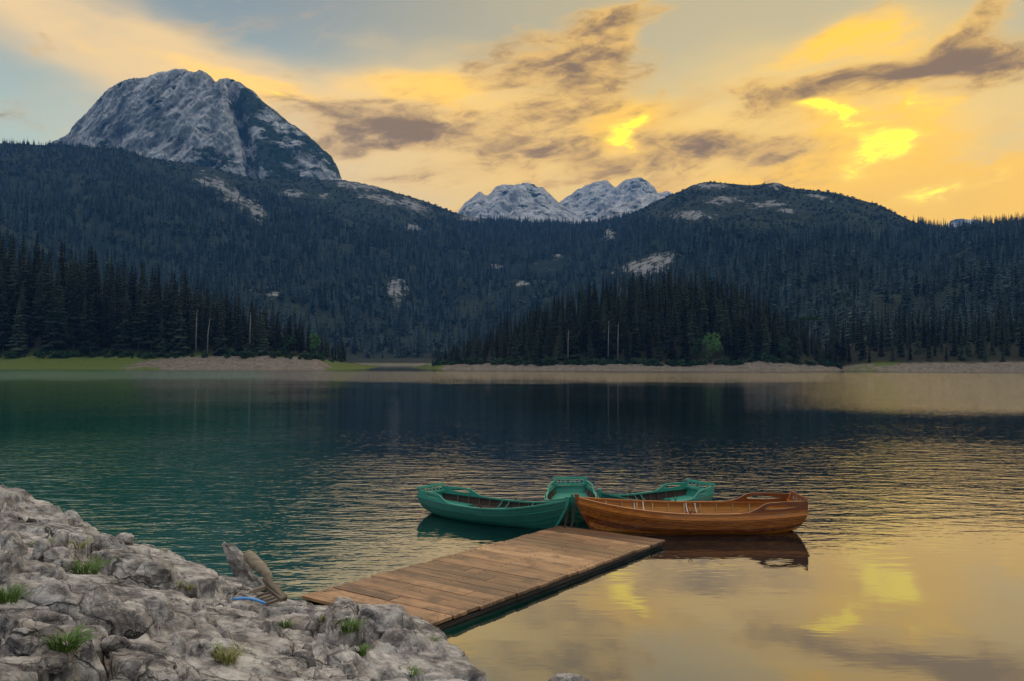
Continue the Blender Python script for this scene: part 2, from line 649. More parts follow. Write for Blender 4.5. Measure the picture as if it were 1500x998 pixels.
# ---- the big wooded range behind the lake
sky_slope = smooth_interp([(-900, 330), (-500, 280), (-200, 230), (0, 212), (95, 216), (180, 220), (215, 233), (300, 246), (380, 265),
                           (440, 264), (500, 267), (560, 279), (620, 296), (690, 322), (760, 327), (850, 332),
                           (900, 326), (940, 308), (985, 287), (1035, 268), (1100, 274), (1135, 270), (1150, 277),
                           (1220, 284), (1290, 304), (1330, 324), (1362, 342), (1400, 344), (1440, 338), (1500, 334),
                           (1700, 322), (2000, 300), (2600, 300)], 6)
R_slope = smooth_interp([(-900, 1500), (0, 1850), (300, 1980), (500, 2150), (690, 2300), (850, 2300), (1035, 1900),
                         (1362, 1750), (1400, 1500), (1500, 1400), (2000, 1100), (2600, 900)], 40)
S_slope = smooth_interp([(-900, 420), (0, 560), (400, 760), (540, 860), (620, 880), (760, 760), (1000, 640), (1180, 480),
                         (1240, 400), (1330, 385), (1500, 372), (2000, 340), (2600, 300)], 20)


def slope_point(px, t):
    """surface of the range: px column, t from the shore (0) to the crest (1) and beyond"""
    px, t = np.asarray(px, float), np.asarray(t, float)
    S, RR = S_slope(px), R_slope(px)
    a, v = pv(px, sky_slope(px))
    d = S + (RR - S) * t
    zr = CAM_H + v * RR
    tc = np.clip(t, 0, 1)
    prof = 0.30 * tc + 0.70 * tc ** 1.7
    back = np.clip(t - 1, 0, 9)
    z = zr * prof - zr * 1.4 * back - 12 * sstep(back, 0, 0.02) * 0
    x = a * d
    q = P3(x, d, 0) / 330.0
    bump_ = fbm(q, 5, 0.5, ridged=True).reshape(x.shape)
    z = z + 46 * bump_ * (4 * tc * (1 - tc)) ** 0.8 * sstep(t, 0.02, 0.3) * (t < 1)
    z = np.maximum(z, -2) + 3.2 * sstep(t, 0.0, 0.012)
    return x, d, np.where(t <= 0, -1.0, z)


ROCK_PATCHES = [(580, 428, 20, 28, 0), (945, 396, 62, 20, 8), (965, 385, 35, 16, 10), (892, 347, 11, 14, 0),
                (335, 285, 60, 15, -38), (375, 312, 32, 15, -50), (300, 270, 25, 8, -20), (605, 336, 14, 9, 0),
                (765, 421, 16, 9, 0), (560, 294, 48, 9, -12), (605, 303, 34, 11, -22), (525, 274, 48, 8, -8),
                (728, 393, 12, 7, 0), (1012, 318, 44, 9, 0), (1125, 303, 40, 9, 6), (1060, 296, 40, 8, 4),
                (1155, 311, 16, 6, 0), (815, 378, 12, 5, 0), (402, 436, 14, 7, 0), (430, 285, 26, 7, -5),
                (690, 322, 26, 8, 0), (475, 290, 14, 6, 10), (1035, 275, 40, 6, 0), (1200, 292, 26, 5, -10),
                (1136, 274, 16, 5, 0)]


def rock_mask(px, py):
    m = np.zeros(np.shape(px))
    for cx, cy, rx, ry, r in ROCK_PATCHES:
        c, s = math.cos(R(r)), math.sin(R(r))
        dx, dy = px - cx, -(py - cy)
        u, v = (dx * c + dy * s) / rx, (-dx * s + dy * c) / ry
        m = np.maximum(m, 1.25 - np.sqrt(u * u + v * v))
    return np.clip(m, 0, 1)


cols = np.arange(-900, 2600.1, 5.0)
rows = np.concatenate([[-0.01], np.linspace(0, 0.1, 14)[:-1], np.linspace(0.1, 1.0, 120), [1.02, 1.05, 1.1, 1.2, 1.35]])
PXg, Tg = np.meshgrid(cols, rows)
Xs, Ys, Zs = slope_point(PXg, Tg)
spx, spy = to_px(Xs, Ys, Zs)
rm = rock_mask(spx, spy)
q = P3(Xs, Ys, Zs) / 24.0
lumps = fbm(q, 4, 0.55, ridged=True).reshape(Xs.shape)
Zs2 = Zs + 7.0 * lumps * np.clip(rm * 1.5, 0, 1) * (Tg > 0.02)
me = fast_mesh('wooded_mountain_range', P3(Xs, Ys, Zs2), grid_faces(*Xs.shape), M_SLOPE)
attr(me, 'rock', rm)
prop(link('wooded_mountain_range', me), kind='structure')

# ---- the bare limestone dome
peak_sky = smooth_interp([(20, 262), (70, 222), (100, 203), (112, 186), (130, 168), (146, 152), (158, 134), (178, 124), (190, 121), (205, 122),
                          (225, 113), (250, 107), (270, 105), (284, 110), (292, 108), (310, 118), (317, 125), (322, 117), (332, 116),
                          (350, 124), (372, 138), (384, 151), (410, 172), (440, 194), (465, 214), (484, 234),
                          (494, 248), (500, 264), (510, 300)], 1.5)
nc, nr = 430, 230
PXg, Tg = np.meshgrid(np.linspace(20, 510, nc), np.concatenate([np.linspace(0, 1, nr - 10), np.linspace(1.01, 1.25, 10)]))
a, v = pv(PXg, peak_sky(PXg))
RR = 2560 + 140 * np.cos((PXg - 265) / 120.0) * 0
S0 = 2270.0
tc = np.clip(Tg, 0, 1)
zr = CAM_H + v * RR
# steep face: most of the height is gained early, then it rounds off to the top
z0 = 330.0
prof = 1 - (1 - tc) ** 1.75
d = S0 + (RR - S0) * tc
z = z0 + (zr - z0) * prof - 500 * np.clip(Tg - 1, 0, 1)
d = d + 500 * np.clip(Tg - 1, 0, 1)
x = a * d
q = P3(x, z, d * 0.5)
warp = fbm(q / 190.0, 3).reshape(x.shape)
rid = fbm(P3(x + 60 * warp - 0.35 * z, z * 0.55, 0) / 105.0, 6, 0.55, ridged=True).reshape(x.shape)
gul = fbm(P3(x + 90 * warp - 0.5 * z, z * 0.22, 3) / 55.0, 4, 0.5, ridged=True).reshape(x.shape)
fine = fbm(P3(x, z, d) / 26.0, 4, 0.55, ridged=True).reshape(x.shape)
right = sstep(PXg, 318, 350)
amp = sstep(1 - tc, 0.0, 0.30) * sstep(tc, 0.0, 0.05)
push = (44 * rid + 30 * gul * (1 - 0.4 * right) + 16 * fine) * amp * (1 - 0.35 * right)
# a deep notch where the two halves of the mountain meet
notch = np.exp(-((PXg - (318 + (1 - tc) * 70)) / 9.0) ** 2)
push = push - 70 * notch * amp
d2 = d - push
x2 = a * d2
z2 = z + (rid * 10 + fine * 5) * amp
me = fast_mesh('limestone_mountain', P3(x2, d2, z2), grid_faces(*x.shape), M_PEAK)
mpx, mpy = to_px(x2, d2, z2)
gr = 0.10 + 0.75 * sstep(mpx, 316 + 0.25 * (mpy - 116), 350 + 0.35 * (mpy - 116)) * sstep(mpy, 262, 205) \
    + 0.35 * np.exp(-(((mpx - 300) / 60) ** 2 + ((mpy - 175) / 30) ** 2)) + 0.7 * sstep(mpy, 212, 250) \
    + 0.3 * np.exp(-(((mpx - 310) / 40) ** 2 + ((mpy - 215) / 18) ** 2))
attr(me, 'green', np.clip(gr, 0, 1))
prop(link('limestone_mountain', me), kind='structure')

# ---- pale mountains far behind the saddle


def far_mountain(name, sky_pts, R0, S0, x0, x1, z0, seed, green=0.30, n=(220, 90)):
    f = smooth_interp(sky_pts, 2)
    PX, T = np.meshgrid(np.linspace(x0, x1, n[0]), np.concatenate([np.linspace(0, 1, n[1] - 5), np.linspace(1.02, 1.3, 5)]))
    a, v = pv(PX, f(PX))
    tc = np.clip(T, 0, 1)
    d = S0 + (R0 - S0) * T
    zr = CAM_H + v * R0
    z = z0 + (zr - z0) * (1 - (1 - tc) ** 1.5) - 900 * np.clip(T - 1, 0, 1)
    x = a * d
    am = sstep(1 - tc, 0, 0.12)
    rd = fbm(P3(x - 0.4 * z, z * 0.7, seed * 50) / 200.0, 6, 0.55, ridged=True).reshape(x.shape)
    fn = fbm(P3(x, z * 2.2, seed * 90) / 60.0, 4, 0.55, ridged=True).reshape(x.shape)
    push = (120 * rd + 30 * fn) * am
    d2 = d - push
    me = fast_mesh(name, P3(a * d2, d2, z + 14 * rd * am), grid_faces(*x.shape), M_PEAK)
    attr(me, 'green', np.full(x.size, green))
    prop(link(name, me), kind='structure')


far_mountain('distant_mountain', [(660, 330), (682, 306), (704, 292), (716, 298), (725, 286), (745, 279), (764, 277), (780, 281),
                                  (795, 283), (815, 296), (830, 310), (850, 330)], 4300, 3500, 660, 850, 500, 1)
far_mountain('distant_mountain', [(780, 330), (820, 299), (835, 288), (860, 278), (886, 272), (902, 282), (910, 277), (922, 272), (936, 268),
                                  (950, 274), (963, 290), (985, 325)], 4700, 3900, 780, 985, 500, 2)
far_mountain('distant_mountain', [(840, 345), (880, 322), (920, 302), (945, 297), (980, 292), (1010, 320)], 3600, 3000, 840, 1010, 450, 3, 0.32)
far_mountain('distant_mountain', [(1370, 350), (1395, 334), (1412, 328), (1440, 331), (1470, 336), (1500, 330), (1540, 325), (1600, 350)], 3800, 3200, 1370, 1600, 350, 4, 0.4)

# ---- the low shores that carry the near woods


def shore(name, px0, px1, S, Y1, top, bank, n=(240, 60), green=None, ramp_=22.0):
    """S: px -> depth of the waterline, top: px -> crest height of the ground, bank: px -> height of the treeline"""
    PX, T = np.meshgrid(np.linspace(px0, px1, n[0]), np.linspace(0, 1, n[1]))
    T = T ** 1.6
    s = S(PX)
    L = Y1(PX) - s
    d = s + L * T - 1.0
    a, _ = pv(PX, np.full(PX.shape, 531.0))
    w = d - s
    b = bank(PX)
    b = b * (1 + 0.22 * fbm(P3(a * d / 16.0, 0 * d, 0 * d), 4).reshape(PX.shape))
    z = b * sstep(w, -1.0, ramp_) + (top(PX) - b) * np.sin(np.clip((w - ramp_) / (L - ramp_), 0, 1) * math.pi) ** 0.8
    x = a * d
    z = z + 0.8 * fbm(P3(x, d, 0) / 7.0, 5).reshape(x.shape) * sstep(w, 0, 6) - 0.5 * (w < 0.0)
    z = np.where(T >= 0.999, -1, z)
    me = fast_mesh(name, P3(x, d, z), grid_faces(*x.shape), M_SHORE)
    sx, sy = to_px(x, d, z)
    jit = fbm(P3(x, d, 0) / 14.0, 4).reshape(x.shape)
    attr(me, 'green', green(sx + 55 * jit, sy + 6 * jit) if green else np.zeros(x.size))
    attr(me, 'wood', sstep(w, ramp_ * 0.9, ramp_ * 1.15))
    prop(link(name, me), kind='structure')
    return lambda px, dd: None


left_S = smooth_interp([(-700, 300), (0, 345), (300, 352), (470, 350), (500, 372), (530, 420), (552, 520)], 8)
left_Y1 = smooth_interp([(-700, 520), (0, 520), (400, 470), (470, 450), (510, 455), (552, 540)], 8)
left_top = smooth_interp([(-700, 60), (0, 43), (100, 36), (200, 28), (300, 19), (400, 11), (470, 6.5), (500, 4), (515, 2.4), (545, 0.9), (552, 0.2)], 8)
left_bank = smooth_interp([(-700, 5), (0, 5.2), (200, 5.2), (320, 5.8), (460, 5.2), (480, 3.8), (520, 2.3), (545, 0.8), (552, 0.15)], 6)
shore('left_shore', -700, 552, left_S, left_Y1, left_top, left_bank,
      green=lambda x, y: np.clip(sstep(x, 290, 150) + sstep(x, 465, 480) + 0.9 * sstep(y, 526, 519), 0, 1))
pen_S = smooth_interp([(606, 520), (620, 440), (640, 402), (700, 382), (800, 372), (950, 366), (1100, 362), (1180, 366), (1235, 392), (1250, 450)], 8)
pen_Y1 = smooth_interp([(606, 530), (640, 500), (700, 520), (1000, 560), (1200, 520), (1250, 470)], 8)
pen_top = smooth_interp([(606, 0.2), (630, 1.5), (660, 2.5), (700, 8), (760, 15), (820, 22), (880, 29), (940, 34), (990, 36), (1040, 33),
                         (1090, 27), (1130, 19), (1180, 10), (1215, 3.5), (1240, 1.5), (1250, 0.3)], 8)
pen_bank = smooth_interp([(606, 0.1), (625, 1.8), (645, 2.0), (700, 2.7), (800, 2.3), (900, 2.9), (1000, 2.4), (1080, 2.8), (1110, 4.8), (1140, 3.8), (1180, 2.6), (1220, 2.0), (1250, 0.3)], 5)
shore('peninsula', 606, 1250, pen_S, pen_Y1, pen_top, pen_bank,
      green=lambda x, y: np.clip(sstep(x, 655, 630) + 0.55 * sstep(y, 530, 526), 0, 1), ramp_=15.0)
rs_S = smooth_interp([(1215, 420), (1260, 385), (1350, 366), (1500, 352), (2100, 320)], 10)
shore('right_shore', 1215, 2100, rs_S, lambda x: rs_S(x) + 120, lambda x: 14 + 0 * x, smooth_interp([(1215, 0.5), (1260, 3.2), (1500, 4.2), (2100, 5)], 10),
      green=lambda x, y: np.clip(sstep(x, 1340, 1300) * 0.5 + 0.5 * sstep(y, 535, 530), 0, 1), ramp_=14.0)
inl_S = lambda x: 815 + 0 * x
shore('inlet_shore', 430, 760, inl_S, lambda x: 960 + 0 * x, lambda x: 7 + 0 * x, lambda x: 1.9 + 0 * x, n=(60, 30), ramp_=30.0,
      green=lambda x, y: 0.25 + 0.3 * sstep(y, 536, 533))

# ------------------------------------------------------------------ lake
M_WATER = bpy.data.materials.new('lake_water')
M_WATER.use_nodes = True
M_WATER.node_tree.nodes.clear()
n = NT(M_WATER.node_tree)
p = wpos(n)
wxp, wyp, _ = n.xyz(p)
patch = n.noise(p, 0.035, 3.0, 0.5)
# sheltered by the landing stage and the rocks: nearly smooth
sheltered = n.m('MULTIPLY', n.step(n.add(wyp, n.mul(wxp, -0.30)), 19.0, 10.5), n.step(n.add(wxp, n.mul(wyp, 0.22)), -1.5, 2.2))
rip1 = n.noise(n.mapping(p, rot=(0, 0, R(12)), scale=(0.55, 1.35, 1)), 1.7, 3.0, 0.5)
rip2 = n.noise(n.mapping(p, rot=(0, 0, R(-18)), scale=(0.6, 1.5, 1)), 4.6, 2.0, 0.5)
swell = n.noise(n.mapping(p, scale=(0.35, 1.0, 1)), 0.40, 2.0, 0.5)
# breeze on the far half of the lake
breeze = n.m('MULTIPLY', n.step(n.add(wyp, n.mul(n.sub(patch, 0.5), 90)), 105, 190), n.step(wyp, 330, 270))
breeze_r = n.m('MULTIPLY', n.step(n.sub(wxp, n.mul(wyp, 0.30)), -6, 22),
               n.m('MULTIPLY', n.step(wyp, 52, 72), n.step(wyp, 340, 280)))
breeze = n.m('MAXIMUM', breeze, n.mul(breeze_r, 0.9))
amp = n.m('MULTIPLY', n.m('SUBTRACT', 1.0, n.mul(sheltered, 0.95)), n.step(patch, 0.30, 0.70, 0.55, 1.75))
amp = n.mul(amp, n.add(1.0, n.mul(n.m('MULTIPLY', n.step(wxp, 2.0, -8.0), n.step(wyp, 70, 25)), 0.9)))
amp = n.mul(amp, n.m('SUBTRACT', 1.0, n.mul(n.m('MULTIPLY', n.step(wyp, 20, 42), n.step(n.sub(wxp, n.mul(wyp, 0.33)), 6, -8)), 0.5)))
amp = n.add(amp, n.mul(breeze, 6.0))
h = n.add(n.mul(rip1, 0.021), n.add(n.mul(rip2, 0.007), n.mul(swell, 0.016)))
bmp = n.node('ShaderNodeBump')
n.put(bmp.inputs['Height'], n.mul(h, amp))
bmp.inputs['Strength'].default_value = 1.0
bmp.inputs['Distance'].default_value = 1.0
nrm = bmp.outputs[0]
deep = n.mix(n.step(n.add(n.add(wyp, 6.0), n.mul(wxp, 3.4)), -2, 24), (0.008, 0.078, 0.048, 1), (0.0005, 0.0075, 0.0095, 1))
diff = n.node('ShaderNodeBsdfDiffuse')
n.put(diff.inputs['Color'], deep)
gl = n.node('ShaderNodeBsdfGlossy')
gl.inputs['Color'].default_value = (1, 1, 1, 1)
gl.inputs['Roughness'].default_value = 0.03
n.put(gl.inputs['Normal'], nrm)
fr = n.node('ShaderNodeFresnel')
fr.inputs['IOR'].default_value = 2.05
n.put(fr.inputs['Normal'], nrm)
mx = n.node('ShaderNodeMixShader')
n.put(mx.inputs[0], fr.outputs[0])
M_WATER.node_tree.links.new(diff.outputs[0], mx.inputs[1])
M_WATER.node_tree.links.new(gl.outputs[0], mx.inputs[2])
o_ = n.node('ShaderNodeOutputMaterial')
M_WATER.node_tree.links.new(mx.outputs[0], o_.inputs['Surface'])
lake = obj('lake_water', [(-2600, -60, 0), (2600, -60, 0), (2600, 5200, 0), (-2600, 5200, 0)], [(0, 1, 2, 3)], M_WATER)
prop(lake, kind='structure')

# ------------------------------------------------------------------ evening haze
M_HAZE = bpy.data.materials.new('haze')
M_HAZE.use_nodes = True
M_HAZE.node_tree.nodes.clear()
n = NT(M_HAZE.node_tree)
pvn = n.node('ShaderNodeVolumePrincipled')
pvn.inputs['Color'].default_value = (0.12, 0.40, 1.0, 1)
pvn.inputs['Density'].default_value = 0.00009
pvn.inputs['Anisotropy'].default_value = 0.0
o_ = n.node('ShaderNodeOutputMaterial')
M_HAZE.node_tree.links.new(pvn.outputs[0], o_.inputs['Volume'])
hv, hf = box_vf(0, 2600, 520, 5600, 5400, 1044)
haze = obj('haze', hv, hf, M_HAZE, smooth=False)
prop(haze, 'thin blue evening haze over lake and mountains', 'haze', kind='stuff')

# ------------------------------------------------------------------ conifers
def conifer_mesh(seed, h=24.0, whorls=17, branches=9, rmax=3.4, base=0.10, dead=0.0, shape=0.85):
    """needle-bearing boughs in whorls: each a drooping ridged fan with a ragged hanging fringe"""
    rg = random.Random(seed)
    v, f = [], []
    for w in range(whorls):
        t = w / (whorls - 1)
        z = h * (base + (0.985 - base) * t ** 0.92)
        rw = rmax * ((1 - t) ** shape * 0.97 + 0.05) * (0.85 + 0.3 * rg.random())
        nb = max(4, int(branches * (1 - 0.45 * t)))
        off = rg.random() * 6.28
        for k in range(nb):
            if rg.random() < dead:
                continue
            a = off + 6.283 * (k + 0.5 * rg.random()) / nb
            r = rw * (0.65 + 0.5 * rg.random())
            droop = r * (0.34 + 0.3 * rg.random()) * (1 - 0.7 * t)
            wd = r * (0.30 + 0.12 * rg.random()) + 0.14
            ca, sa = math.cos(a), math.sin(a)
            zz = z + rg.uniform(-0.3, 0.3)
            i = len(v)

            def P(rr, side, dz):
                v.append((ca * rr - sa * side, sa * rr + ca * side, zz + dz))
            P(0.0, 0, 0.25)
            P(r * 0.55, wd, -droop * 0.75 - 0.25)
            P(r * 0.62, 0, -droop * 0.35)
            P(r * 0.55, -wd, -droop * 0.75 - 0.25)
            P(r, 0, -droop)
            P(r * 0.45, wd * 0.5, -droop * 0.9 - 0.75 - 0.5 * rg.random())
            P(r * 0.78, -wd * 0.5, -droop * 1.1 - 0.55 - 0.4 * rg.random())
            f += [(i, i + 1, i + 2), (i, i + 2, i + 3), (i + 1, i + 4, i + 2), (i + 2, i + 4, i + 3),
                  (i + 1, i + 5, i + 2), (i + 2, i + 6, i + 3)]
    i = len(v)
    v += [(0.16, 0, h * 0.93), (-0.08, 0.14, h * 0.93), (-0.08, -0.14, h * 0.93), (0, 0, h * 1.03)]
    f += [(i, i + 1, i + 3), (i + 1, i + 2, i + 3), (i + 2, i, i + 3)]
    return v, f


def trunk_mesh(h, r0, r1=0.03, lean=0.0, n=7):
    return tube_vf([(0, 0, -1.5), (0, 0, h * 0.3), (lean * 0.5, 0, h * 0.65), (lean, 0, h)], [r0 * 1.15, r0 * 0.85, r0 * 0.5, r1], n)


def leafy_mesh(seed, rx, rz, zc, count, leaf):
    """broad-leaved crown of many small leaf sprays gathered in uneven clumps"""
    rg = random.Random(seed)
    clumps = [(rg.uniform(-1, 1) * rx * 0.75, rg.uniform(-1, 1) * rx * 0.75, zc + rg.uniform(-1, 1) * rz * 0.85,
               rg.uniform(0.28, 0.5) * rx) for _ in range(26)]
    clumps = [c for c in clumps if (c[0] / rx) ** 2 + (c[1] / rx) ** 2 + ((c[2] - zc) / rz) ** 2 < 1.0]
    v, f = [], []
    for _ in range(count):
        c = clumps[rg.randrange(len(clumps))]
        d = Vector((rg.gauss(0, 1), rg.gauss(0, 1), rg.gauss(0, 1))).normalized() * c[3] * rg.uniform(0.6, 1.05)
        q = Vector(c[:3]) + d
        a = Vector((rg.gauss(0, 1), rg.gauss(0, 1), rg.gauss(0, 0.5))).normalized() * leaf * rg.uniform(0.6, 1.3)
        b = a.cross(Vector((rg.gauss(0, 1), rg.gauss(0, 1), rg.gauss(0, 1)))).normalized() * leaf * 0.7
        i = len(v)
        v += [q - a, q + b, q + a, q - b]
        f.append((i, i + 1, i + 2, i + 3))
    return v, f


NEAR = []
for k in range(9):
    hh = 24.0
    v, f = conifer_mesh(100 + k, hh, 15 + k % 4, 8 + k % 3, 2.7 + 0.25 * (k % 4), 0.06 + 0.05 * (k % 3), 0.06 + 0.05 * (k % 4), 0.7 + 0.08 * (k % 4))
    NEAR.append((mesh_data('crown', v, f, False, M_NEEDLE), mesh_data('trunk', *trunk_mesh(hh * 0.97, 0.30), True, M_BARK)))
FARM = []
for k in range(5):
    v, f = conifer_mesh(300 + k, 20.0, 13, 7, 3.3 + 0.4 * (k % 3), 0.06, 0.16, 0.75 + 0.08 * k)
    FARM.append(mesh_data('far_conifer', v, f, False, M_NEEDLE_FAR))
for k in range(2):
    v, f = leafy_mesh(400 + k, 2.2, 1.7, 1.5, 60, 0.9)
    FARM.append(mesh_data('far_shrub', v, f, False, M_SHRUB))
v, f = tube_vf([(0, 0, -1), (0, 0, 9), (0.2, 0, 18)], [0.34, 0.22, 0.05], 4)
FARM.append(mesh_data('far_snag', v, f, False, M_DEAD))


def scatter(name, points, kinds, scales, variants, label, cat, prefix):
    """one forest mass: a cloud of points that carries small trees"""
    me = bpy.data.meshes.new(name)
    points = np.asarray(points, np.float32)
    me.vertices.add(len(points))
    me.vertices.foreach_set('co', points.ravel())
    at = me.attributes.new('kind_index', 'INT', 'POINT')
    at.data.foreach_set('value', np.asarray(kinds, np.int32))
    attr(me, 'size', scales)
    rg = np.random.RandomState(5)
    attr(me, 'turn', rg.rand(len(points)) * 6.283)
    o = link(name, me)
    g = bpy.data.node_groups.new(name, 'GeometryNodeTree')
    g.interface.new_socket('Geometry', in_out='INPUT', socket_type='NodeSocketGeometry')
    g.interface.new_socket('Geometry', in_out='OUTPUT', socket_type='NodeSocketGeometry')
    N, L = g.nodes, g.links
    gi, go = N.new('NodeGroupInput'), N.new('NodeGroupOutput')
    inst = N.new('GeometryNodeInstanceOnPoints')
    L.new(gi.outputs[0], inst.inputs['Points'])
    join = N.new('GeometryNodeJoinGeometry')
    for mdat in reversed(variants):
        src = bpy.data.objects.new(prefix, mdat)          # never linked to the scene: only its shape is used
        oi = N.new('GeometryNodeObjectInfo')
        oi.inputs['Object'].default_value = src
        oi.inputs['As Instance'].default_value = True
        L.new(oi.outputs['Geometry'], join.inputs[0])
    L.new(join.outputs[0], inst.inputs['Instance'])
    inst.inputs['Pick Instance'].default_value = True

    def named(nm, typ):
        a = N.new('GeometryNodeInputNamedAttribute')
        a.data_type = typ
        a.inputs['Name'].default_value = nm
        return a.outputs[0]
    L.new(named('kind_index', 'INT'), inst.inputs['Instance Index'])
    L.new(named('size', 'FLOAT'), inst.inputs['Scale'])
    cx = N.new('ShaderNodeCombineXYZ')
    L.new(named('turn', 'FLOAT'), cx.inputs['Z'])
    L.new(cx.outputs[0], inst.inputs['Rotation'])
    L.new(inst.outputs[0], go.inputs[0])
    md = o.modifiers.new('trees', 'NODES')
    md.node_group = g
    return prop(o, label, cat, kind='stuff')


# ---- the wooded range: trees below, shrubs towards the bare crests
rg = np.random.RandomState(11)
NT_ = 40000
tpx = rg.uniform(-250, 1750, NT_ * 2)
tt = rg.uniform(0.008, 1.0, NT_ * 2) ** 0.85
dd = S_slope(tpx) + (R_slope(tpx) - S_slope(tpx)) * tt
keep = rg.rand(len(tpx)) < dd / 2300.0                       # even spacing on the ground
tpx, tt = tpx[keep], tt[keep]
x, y, z = slope_point(tpx, tt)
sx, sy = to_px(x, y, z)
rk = rock_mask(sx, sy) + 0.25 * fbm(P3(x, y, z) / 22.0, 3)
shrub_line = smooth_interp([(-300, 150), (0, 195), (180, 215), (230, 245), (330, 275), (420, 290), (500, 330), (560, 335), (640, 330), (700, 322), (850, 318), (930, 318),
                            (985, 330), (1040, 338), (1150, 345), (1250, 345), (1320, 338), (1362, 330), (1500, 300), (1800, 250)], 20)
up = sy + 16 * fbm(P3(x, y, z) / 60.0, 3) < shrub_line(sx)
thin = fbm(P3(x, y, 7) / 45.0, 3)
gap = fbm(P3(x, y, 31) / 75.0, 4) < -0.16
ok = ~(gap & (rg.rand(len(gap)) < 0.75)) & (rk < 0.42 + 0.55 * rg.rand(len(rk)) ** 2) & (z > 2.5) & ~(up & (rg.rand(len(up)) < 0.35 + 0.4 * (thin > 0.1)))
x, y, z, up = x[ok], y[ok], z[ok], up[ok]
sx, sy = sx[ok], sy[ok]
kinds = rg.randint(0, 5, len(x))
shr = up & (rg.rand(len(x)) < 0.90)
kinds[shr] = 5 + rg.randint(0, 2, shr.sum())
broad = (~shr) & (rg.rand(len(x)) < 0.12)
kinds[broad] = 5 + rg.randint(0, 2, broad.sum())
snag = (~shr) & (~broad) & (rg.rand(len(x)) < 0.025)
kinds[snag] = 7
size = 0.42 + 0.85 * rg.rand(len(x)) ** 1.1
size = np.where(shr, 0.45 + 0.75 * rg.rand(len(x)), size)
size = np.where(up & ~shr, size * 0.55, size)
size = np.where(snag, size * 0.95, size)
size = np.where(broad, 1.2 + 1.4 * rg.rand(len(x)), size)
crest = sstep(sy, 345, 250)
size = size * (1 - 0.30 * crest * (~shr))
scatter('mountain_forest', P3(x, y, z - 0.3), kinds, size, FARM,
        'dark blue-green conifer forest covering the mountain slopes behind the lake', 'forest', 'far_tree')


# ---- the two near woods: the trees nearest the water stand for themselves, the rest is one mass
def shore_height(S, Y1, top, bank, ramp_):
    def f(px, d):
        s = S(px)
        L = Y1(px) - s
        w = d - s
        b = bank(px)
        return b * sstep(w, -1.0, ramp_) + (top(px) - b) * np.sin(np.clip((w - ramp_) / (L - ramp_), 0, 1) * math.pi) ** 0.8
    return f


def near_wood(px0, px1, S, Y1, top, bank, ramp_, n_single, seed, hgt, deep, spacing, label, group, mass_label, skip=()):
    rg = np.random.RandomState(seed)
    hf = shore_height(S, Y1, top, bank, ramp_)
    pts = []
    cell = {}
    cpx = rg.uniform(px0, px1, 26000)
    cw = ramp_ + deep * rg.rand(26000)
    cs = S(cpx)
    cl = Y1(cpx) - cs
    cd = cs + cw
    cxx = pv(cpx, np.full(26000, 531.0))[0] * cd
    cz = hf(cpx, cd)
    for px, w, d, x, z, lim in zip(cpx, cw, cd, cxx, cz, cl):
        if w > lim * 0.62:
            continue
        key = (int(x // spacing), int(d // spacing))
        if any((x - q[0]) ** 2 + (d - q[1]) ** 2 < spacing ** 2 for i in (-1, 0, 1) for j in (-1, 0, 1)
               for q in cell.get((key[0] + i, key[1] + j), ())):
            continue
        if any(abs(px - sx_) < r_ and w < dw_ for sx_, r_, dw_ in skip):
            continue
        cell.setdefault(key, []).append((x, d))
        pts.append((w, px, x, d, float(z)))
    vis = [q for q in pts if -10 < q[1] < 1510]
    vis.sort()
    single = set(id(q) for q in vis[:n_single])
    rest = []
    for q in pts:
        w, px, x, d, z = q
        hs = 0.84 * float(hgt(px)) * rg.uniform(0.62, 1.16) / 24.0
        if w < ramp_ + 7 and rg.rand() < 0.25:
            hs *= rg.uniform(0.4, 0.8)
        k = rg.randint(len(NEAR))
        if id(q) in single:
            root = empty('spruce_tree', (x, d, z - 0.2), rg.uniform(0, 6.28))
            root.scale = (hs * rg.uniform(1.0, 1.55),) * 2 + (hs,)
            link('crown', NEAR[k][0], root)
            link('trunk', NEAR[k][1], root)
            prop(root, label, 'tree', group)
        else:
            rest.append((x, d, z - 0.2, k, hs))
    rest = np.array(rest)
    scatter('woodland', rest[:, :3], rest[:, 3].astype(int), rest[:, 4], [m for m, _ in NEAR], mass_label, 'woodland', 'near_tree')


hg_left = smooth_interp([(-700, 33), (0, 31), (200, 30), (300, 27), (360, 23), (430, 18), (470, 14), (500, 11), (520, 9)], 6)
near_wood(-350, 506, left_S, left_Y1, left_top, left_bank, 22.0, 150, 3, hg_left, 66, 4.6,
          'tall dark spruce at the edge of the wood on the left shore', 'spruces along the left shore',
          'dense dark spruce wood rising behind the left shore', skip=((422, 15, 31), (460, 14, 31), (304, 8, 28), (287, 8, 28)))
hg_pen = smooth_interp([(600, 7), (645, 9), (680, 13), (760, 19), (860, 22), (1050, 23), (1120, 21), (1170, 17), (1205, 14), (1235, 9)], 6)
near_wood(640, 1236, pen_S, pen_Y1, pen_top, pen_bank, 15.0, 150, 4, hg_pen, 85, 4.2,
          'dark conifer near the water on the wooded peninsula', 'conifers along the peninsula shore',
          'dense dark conifer wood covering the peninsula hill', skip=((1042, 22, 26), (1020, 14, 26), (1185, 16, 30), (1150, 14, 24)))
near_wood(1215, 1760, rs_S, lambda x: rs_S(x) + 120, lambda x: 14 + 0 * x, smooth_interp([(1215, 0.5), (1260, 3.2), (1500, 4.2), (2100, 5)], 10),
          14.0, 0, 6, lambda x: 20.0, 60, 5.5, '', '', 'dark conifer wood along the far right shore')


